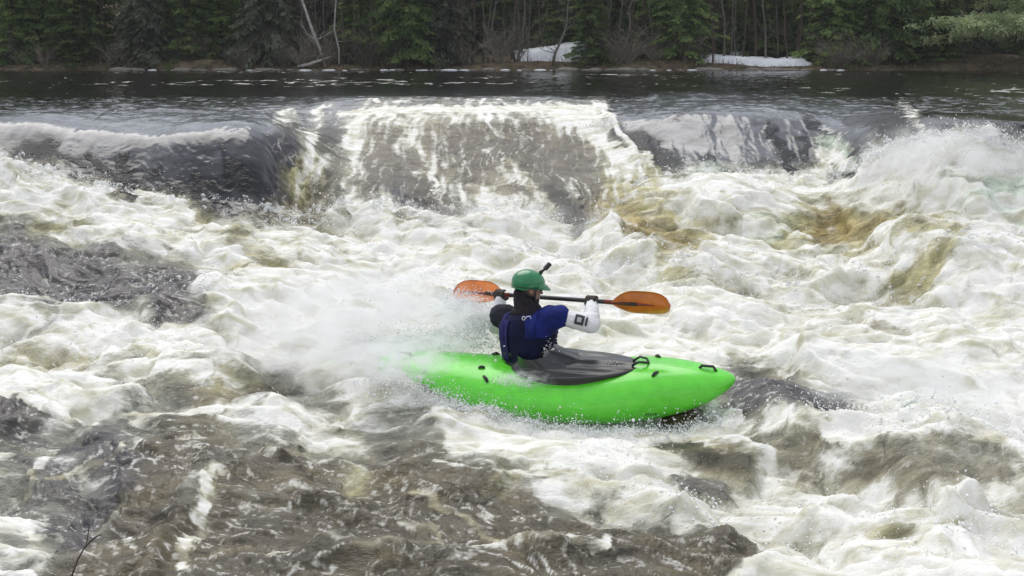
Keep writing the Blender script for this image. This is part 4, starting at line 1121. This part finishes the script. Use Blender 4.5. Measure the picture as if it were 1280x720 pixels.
# ------------------------------------------------------------------ thrown spray
M_SPRAY = mat_plain('spray', (.86, .87, .87), .35, .03, 5, .5)
OCT = np.array([(1,0,0),(0,1,0),(-1,0,0),(0,-1,0),(0,0,1),(0,0,-1)], float)
OCF = np.array([(0,1,4),(1,2,4),(2,3,4),(3,0,4),(1,0,5),(2,1,5),(3,2,5),(0,3,5)])
rs = np.random.default_rng(5)
def drops(name, P, r, label=None):
    n = len(P); q = rs.normal(size=(n, 3, 3)); st = 1 + rs.random((n, 1, 1)) * .9
    Q, _ = np.linalg.qr(q); base = OCT[None] * np.concatenate([st, np.ones_like(st), np.ones_like(st)], 2)
    V = (base @ Q) * r[:, None, None] + P[:, None]
    F = OCF[None] + (np.arange(n) * 6)[:, None, None]
    o = np_mesh(name, V.reshape(-1, 3), F.reshape(-1, 3), M_SPRAY); o['kind'] = 'stuff'; return o
def heights(px, Y_):
    j = np.clip(((px - 640) / FOC - S_MIN) / (S_MAX - S_MIN) * (NS - 1), 0, NS - 1).astype(int)
    i = np.clip(np.searchsorted(y_ax, Y_), 0, NY - 1); return Z[i, j], mask[i, j]
def crest_spray(pts, n, up, spread, clump=.5, rad=.0038):
    """pts: (pixel bearing, distance, strength) along a crest; droplets leap from the surface there"""
    pts = np.array(pts, float); t = rs.random(n) * (len(pts) - 1); k = t.astype(int); f = (t - k)[:, None]
    c = pts[k] * (1 - f) + pts[np.minimum(k + 1, len(pts) - 1)] * f
    bump_ = fbm(c[:, 0] * .035, c[:, 1], 5.5, 3)
    keep = rs.random(n) < np.clip(c[:, 2] * (.5 + bump_ * 2.4 * clump), .02, 1); c = c[keep]; bump_ = bump_[keep]; n = len(c)
    Yd = c[:, 1] + rs.normal(size=n) * spread; pxs = c[:, 0] + rs.normal(size=n) * 5
    zz, mm = heights(pxs, Yd)
    h = rs.exponential(1, n) * up * (.5 + 1.3 * np.clip(bump_ + .4, 0, 1)) * c[:, 2]
    x = (pxs - 640) / FOC * Yd + rs.normal(size=n) * .05 * (1 + h * 3)
    P = np.stack([x, Yd - h * .15, zz + h], -1); r = np.exp(rs.normal(size=n) * .5) * rad * (1 + .3 * (h < up))
    ok = mm > .3; return P[ok], np.clip(r, .0013, .012)[ok]
parts_ = []
foot_pts = [(p, PROF[p][3][1] + .12, .9) for p in sorted(PROF) if 0 <= p <= 1280]
parts_.append(crest_spray([(a, b - .25, c) for a, b, c in foot_pts], 14000, .07, .22))
parts_.append(crest_spray([(1070, 15.0, .6), (1120, 14.7, 1), (1200, 14.0, 1.2), (1280, 13.8, 1.1)], 6000, .07, .22))
parts_.append(crest_spray([(325, 17.6, .5), (420, 18.1, .7), (560, 18.3, .8), (740, 18.3, 1), (755, 18.2, 1.6), (765, 18.0, .6)], 2600, .05, .05))
parts_.append(crest_spray([(-20, 11.3, .5), (60, 11.25, .7), (150, 11.3, .8), (210, 11.4, 1), (290, 11.3, 1.2)], 3500, .05, .1))
parts_.append(crest_spray([(430, 9.9, .8), (480, 9.75, 1.3), (540, 9.7, 1.2), (600, 9.8, .9)], 9000, .09, .12, .5, .0026))
parts_.append(crest_spray([(440, 9.2, .8), (500, 9.15, 1), (560, 9.05, 1), (640, 8.95, .8), (720, 8.9, .7), (800, 8.85, .5)], 9000, .03, .07, .5, .0022))
parts_.append(crest_spray([(880, 8.9, .6), (960, 8.9, .8), (1050, 8.5, 1), (1150, 8.3, 1), (1280, 8.2, 1)], 4200, .05, .15))
parts_.append(crest_spray([(560, 13.6, .6), (700, 13.2, .8), (860, 12.8, .8), (1000, 12.4, .8), (1280, 12.2, .8)], 6000, .06, .5))
parts_.append(crest_spray([(760, 7.6, .5), (900, 7.2, .8), (1100, 7.0, .8), (1280, 7.0, .8)], 2500, .03, .2))
parts_.append(crest_spray([(-20, 13.0, .8), (300, 12.6, .9), (600, 12.2, 1), (1000, 11.8, 1), (1300, 11.5, 1)], 16000, .018, 1.1, .3, .0026))
parts_.append(crest_spray([(700, 8.3, .8), (900, 7.9, 1), (1300, 7.6, 1)], 9000, .015, .6, .3, .0021))
parts_.append(crest_spray([(-20, 10.6, .8), (250, 10.4, 1), (450, 10.2, 1)], 7000, .015, .5, .3, .0024))
parts_.append(crest_spray([(470, 9.2, 1), (640, 8.92, 1), (760, 8.8, .8), (880, 8.85, .9)], 9000, .03, .06, .6, .0024))
def arcs(pts, n, v0, rad):
    pts = np.array(pts, float); out = []; rr = []
    for _ in range(n):
        t = rs.random() * (len(pts) - 1); k = int(t); f = t - k; c = pts[k] * (1 - f) + pts[min(k + 1, len(pts) - 1)] * f
        Yd = c[1] + rs.normal() * .12; z0, m0 = heights(np.array([c[0]]), np.array([Yd]))
        v = v0 * rs.uniform(.5, 1.15); a = rs.uniform(-.9, .9); d = np.array([math.sin(a) + .25, -.35 * rs.random(), 1.1]) ; d = d / np.linalg.norm(d) * v
        T = 2 * d[2] / 9.81; m = int(rs.uniform(14, 46)); ta = rs.uniform(.0, .3); tb = rs.uniform(.45, .95); tt = (ta + (tb - ta) * rs.random(m)) * T
        p = np.stack([(c[0] - 640) / FOC * Yd + d[0] * tt, Yd + d[1] * tt, z0[0] + d[2] * tt - 4.9 * tt * tt], -1)
        p += rs.normal(size=p.shape) * (.004 + .02 * (tt / T)[:, None] * rs.random())
        out.append(p); rr.append(np.exp(rs.normal(size=m) * .55) * rad)
    return np.concatenate(out), np.clip(np.concatenate(rr), .0012, .011)
parts_.append(arcs([(a, b - .2, c) for a, b, c in foot_pts], 300, 1.5, .0036))
parts_.append(arcs([(1080, 15.0, .6), (1130, 14.6, 1), (1200, 14.0, 1.2), (1280, 13.8, 1.1)], 240, 1.9, .0040))
parts_.append(arcs([(455, 9.3, 1), (560, 9.05, 1), (640, 8.95, 1)], 110, 1.1, .0024))
parts_.append(arcs([(430, 9.9, .8), (500, 9.8, 1.3), (590, 9.85, 1.2)], 160, 1.9, .0026))
parts_.append(arcs([(740, 8.75, 1), (900, 8.85, 1)], 60, .8, .0022))
parts_.append(arcs([(560, 13.4, .6), (760, 13.0, .8), (1000, 12.4, .8), (1280, 12.2, .8)], 160, 1.2, .0030))
P_ = np.concatenate([a for a, b in parts_]); r_ = np.concatenate([b for a, b in parts_])
drops('spray_droplets', P_, r_)
# splash round the waist and the left blade of the paddle
def burst(px, py, Y_, n, sx, sy, sz):
    c = np.array(at(px, py, Y_)); return c + rs.normal(size=(n, 3)) * (sx, sy, sz)
B_ = np.concatenate([burst(655, 474, 9.2, 2600, .11, .05, .018), burst(688, 452, 9.28, 1500, .03, .05, .055), burst(580, 376, 9.95, 3000, .10, .1, .045), burst(600, 400, 9.75, 2500, .06, .08, .06), burst(560, 425, 9.7, 6000, .25, .15, .05)])
drops('splash_droplets', B_, np.clip(np.exp(rs.normal(size=len(B_)) * .5) * .0026, .0012, .009))
print('droplets', len(P_))
# ------------------------------------------------------------------ mist hanging over the broken water
def mist(px, py, Y_, sx, sy, sz, dens):
    bm = bmesh.new(); bmesh.ops.create_icosphere(bm, subdivisions=3, radius=1); me = bpy.data.meshes.new('mist'); bm.to_mesh(me); bm.free()
    m = bpy.data.materials.new('mist'); m.use_nodes = True; t = m.node_tree; t.nodes.clear(); L = t.links.new
    out = N(t, 'ShaderNodeOutputMaterial'); v = N(t, 'ShaderNodeVolumePrincipled'); v.inputs['Color'].default_value = (.985, .99, .995, 1); v.inputs['Anisotropy'].default_value = 0
    tc = N(t, 'ShaderNodeTexCoord'); g_ = N(t, 'ShaderNodeTexGradient', gradient_type='SPHERICAL'); L(tc.outputs['Object'], g_.inputs[0])
    n = N(t, 'ShaderNodeTexNoise'); n.inputs['Scale'].default_value = 3.3; n.inputs['Detail'].default_value = 6; n.inputs['Distortion'].default_value = .6; L(tc.outputs['Object'], n.inputs['Vector'])
    r = N(t, 'ShaderNodeMapRange'); L(n.outputs['Fac'], r.inputs[0]); r.inputs[1].default_value = .45; r.inputs[2].default_value = .63
    a = N(t, 'ShaderNodeMath', operation='MULTIPLY'); L(r.outputs[0], a.inputs[0]); L(g_.outputs['Fac'], a.inputs[1])
    b = N(t, 'ShaderNodeMath', operation='MULTIPLY'); L(a.outputs[0], b.inputs[0]); b.inputs[1].default_value = dens; L(b.outputs[0], v.inputs['Density'])
    L(v.outputs[0], out.inputs['Volume']); me.materials.append(m)
    o = bpy.data.objects.new('mist', me); COL.objects.link(o); o.location = at(px, py, Y_); o.scale = (sx, sy, sz); o['kind'] = 'stuff'
    return o
mist(480, 390, 10.3, 1.3, .6, .42, 12)
mist(578, 392, 9.75, .36, .25, .17, 20)
mist(660, 474, 9.10, .26, .10, .08, 30)
mist(490, 452, 9.0, .5, .25, .17, 26)
mist(400, 440, 9.6, 1.0, .4, .28, 11)
mist(545, 430, 9.25, .32, .12, .10, 22)
mist(1150, 500, 8.9, .9, .5, .40, 8)
mist(1195, 215, 13.8, 1.2, .6, .62, 10)
mist(640, 300, 14.2, 1.6, .7, .5, 4)
scene.cycles.volume_step_rate = 2.0; scene.cycles.volume_bounces = 5; scene.cycles.volume_max_steps = 64

# ------------------------------------------------------------------ wet boulders and twigs at the water's edge
M_WETROCK = mat_plain('wet brown rock', (.045, .034, .020), .25, col2=(.13, .10, .06), scale=4, bump=.012, detail=8, spec=.6)
def boulder(px, py, Y_, r, sq, label):
    me = stone_mesh(rt, 1, sq); me.materials.append(M_WETROCK); o = bpy.data.objects.new('boulder', me); COL.objects.link(o)
    o.location = at(px, py, Y_); o.scale = (r, r, r); tag(o, label, 'boulder')
boulder(858, 546, 9.12, .22, .9, 'rounded wet brown boulder breaking the water under the bow of the kayak')
def twig(pts, label):
    b = MB()
    for q in pts: b.tube([at(*p) for p in q], [.006 * (1 - .2 * i) for i in range(len(q))], 5)
    tag(b.build('twig', M_BARK), label, 'twig')
twig([[(84, 735, 6.3), (97, 700, 6.35), (108, 680, 6.4), (112, 655, 6.4)], [(106, 684, 6.39), (118, 672, 6.42), (127, 668, 6.45)]], 'thin dark forked twig sticking out of the water at the bottom left')

# ------------------------------------------------------------------ the damp air over the river
def haze_box():
    bm = bmesh.new(); bmesh.ops.create_cube(bm, size=1); me = bpy.data.meshes.new('haze'); bm.to_mesh(me); bm.free()
    m = bpy.data.materials.new('haze'); m.use_nodes = True; t = m.node_tree; t.nodes.clear()
    out = N(t, 'ShaderNodeOutputMaterial'); v = N(t, 'ShaderNodeVolumePrincipled'); v.inputs['Color'].default_value = (.94, .96, 1, 1); v.inputs['Density'].default_value = .0004
    t.links.new(v.outputs[0], out.inputs['Volume']); me.materials.append(m)
    o = bpy.data.objects.new('haze', me); COL.objects.link(o); o.location = (0, 600, 12); o.scale = (1840, 1840, 33); o['kind'] = 'stuff'
haze_box()
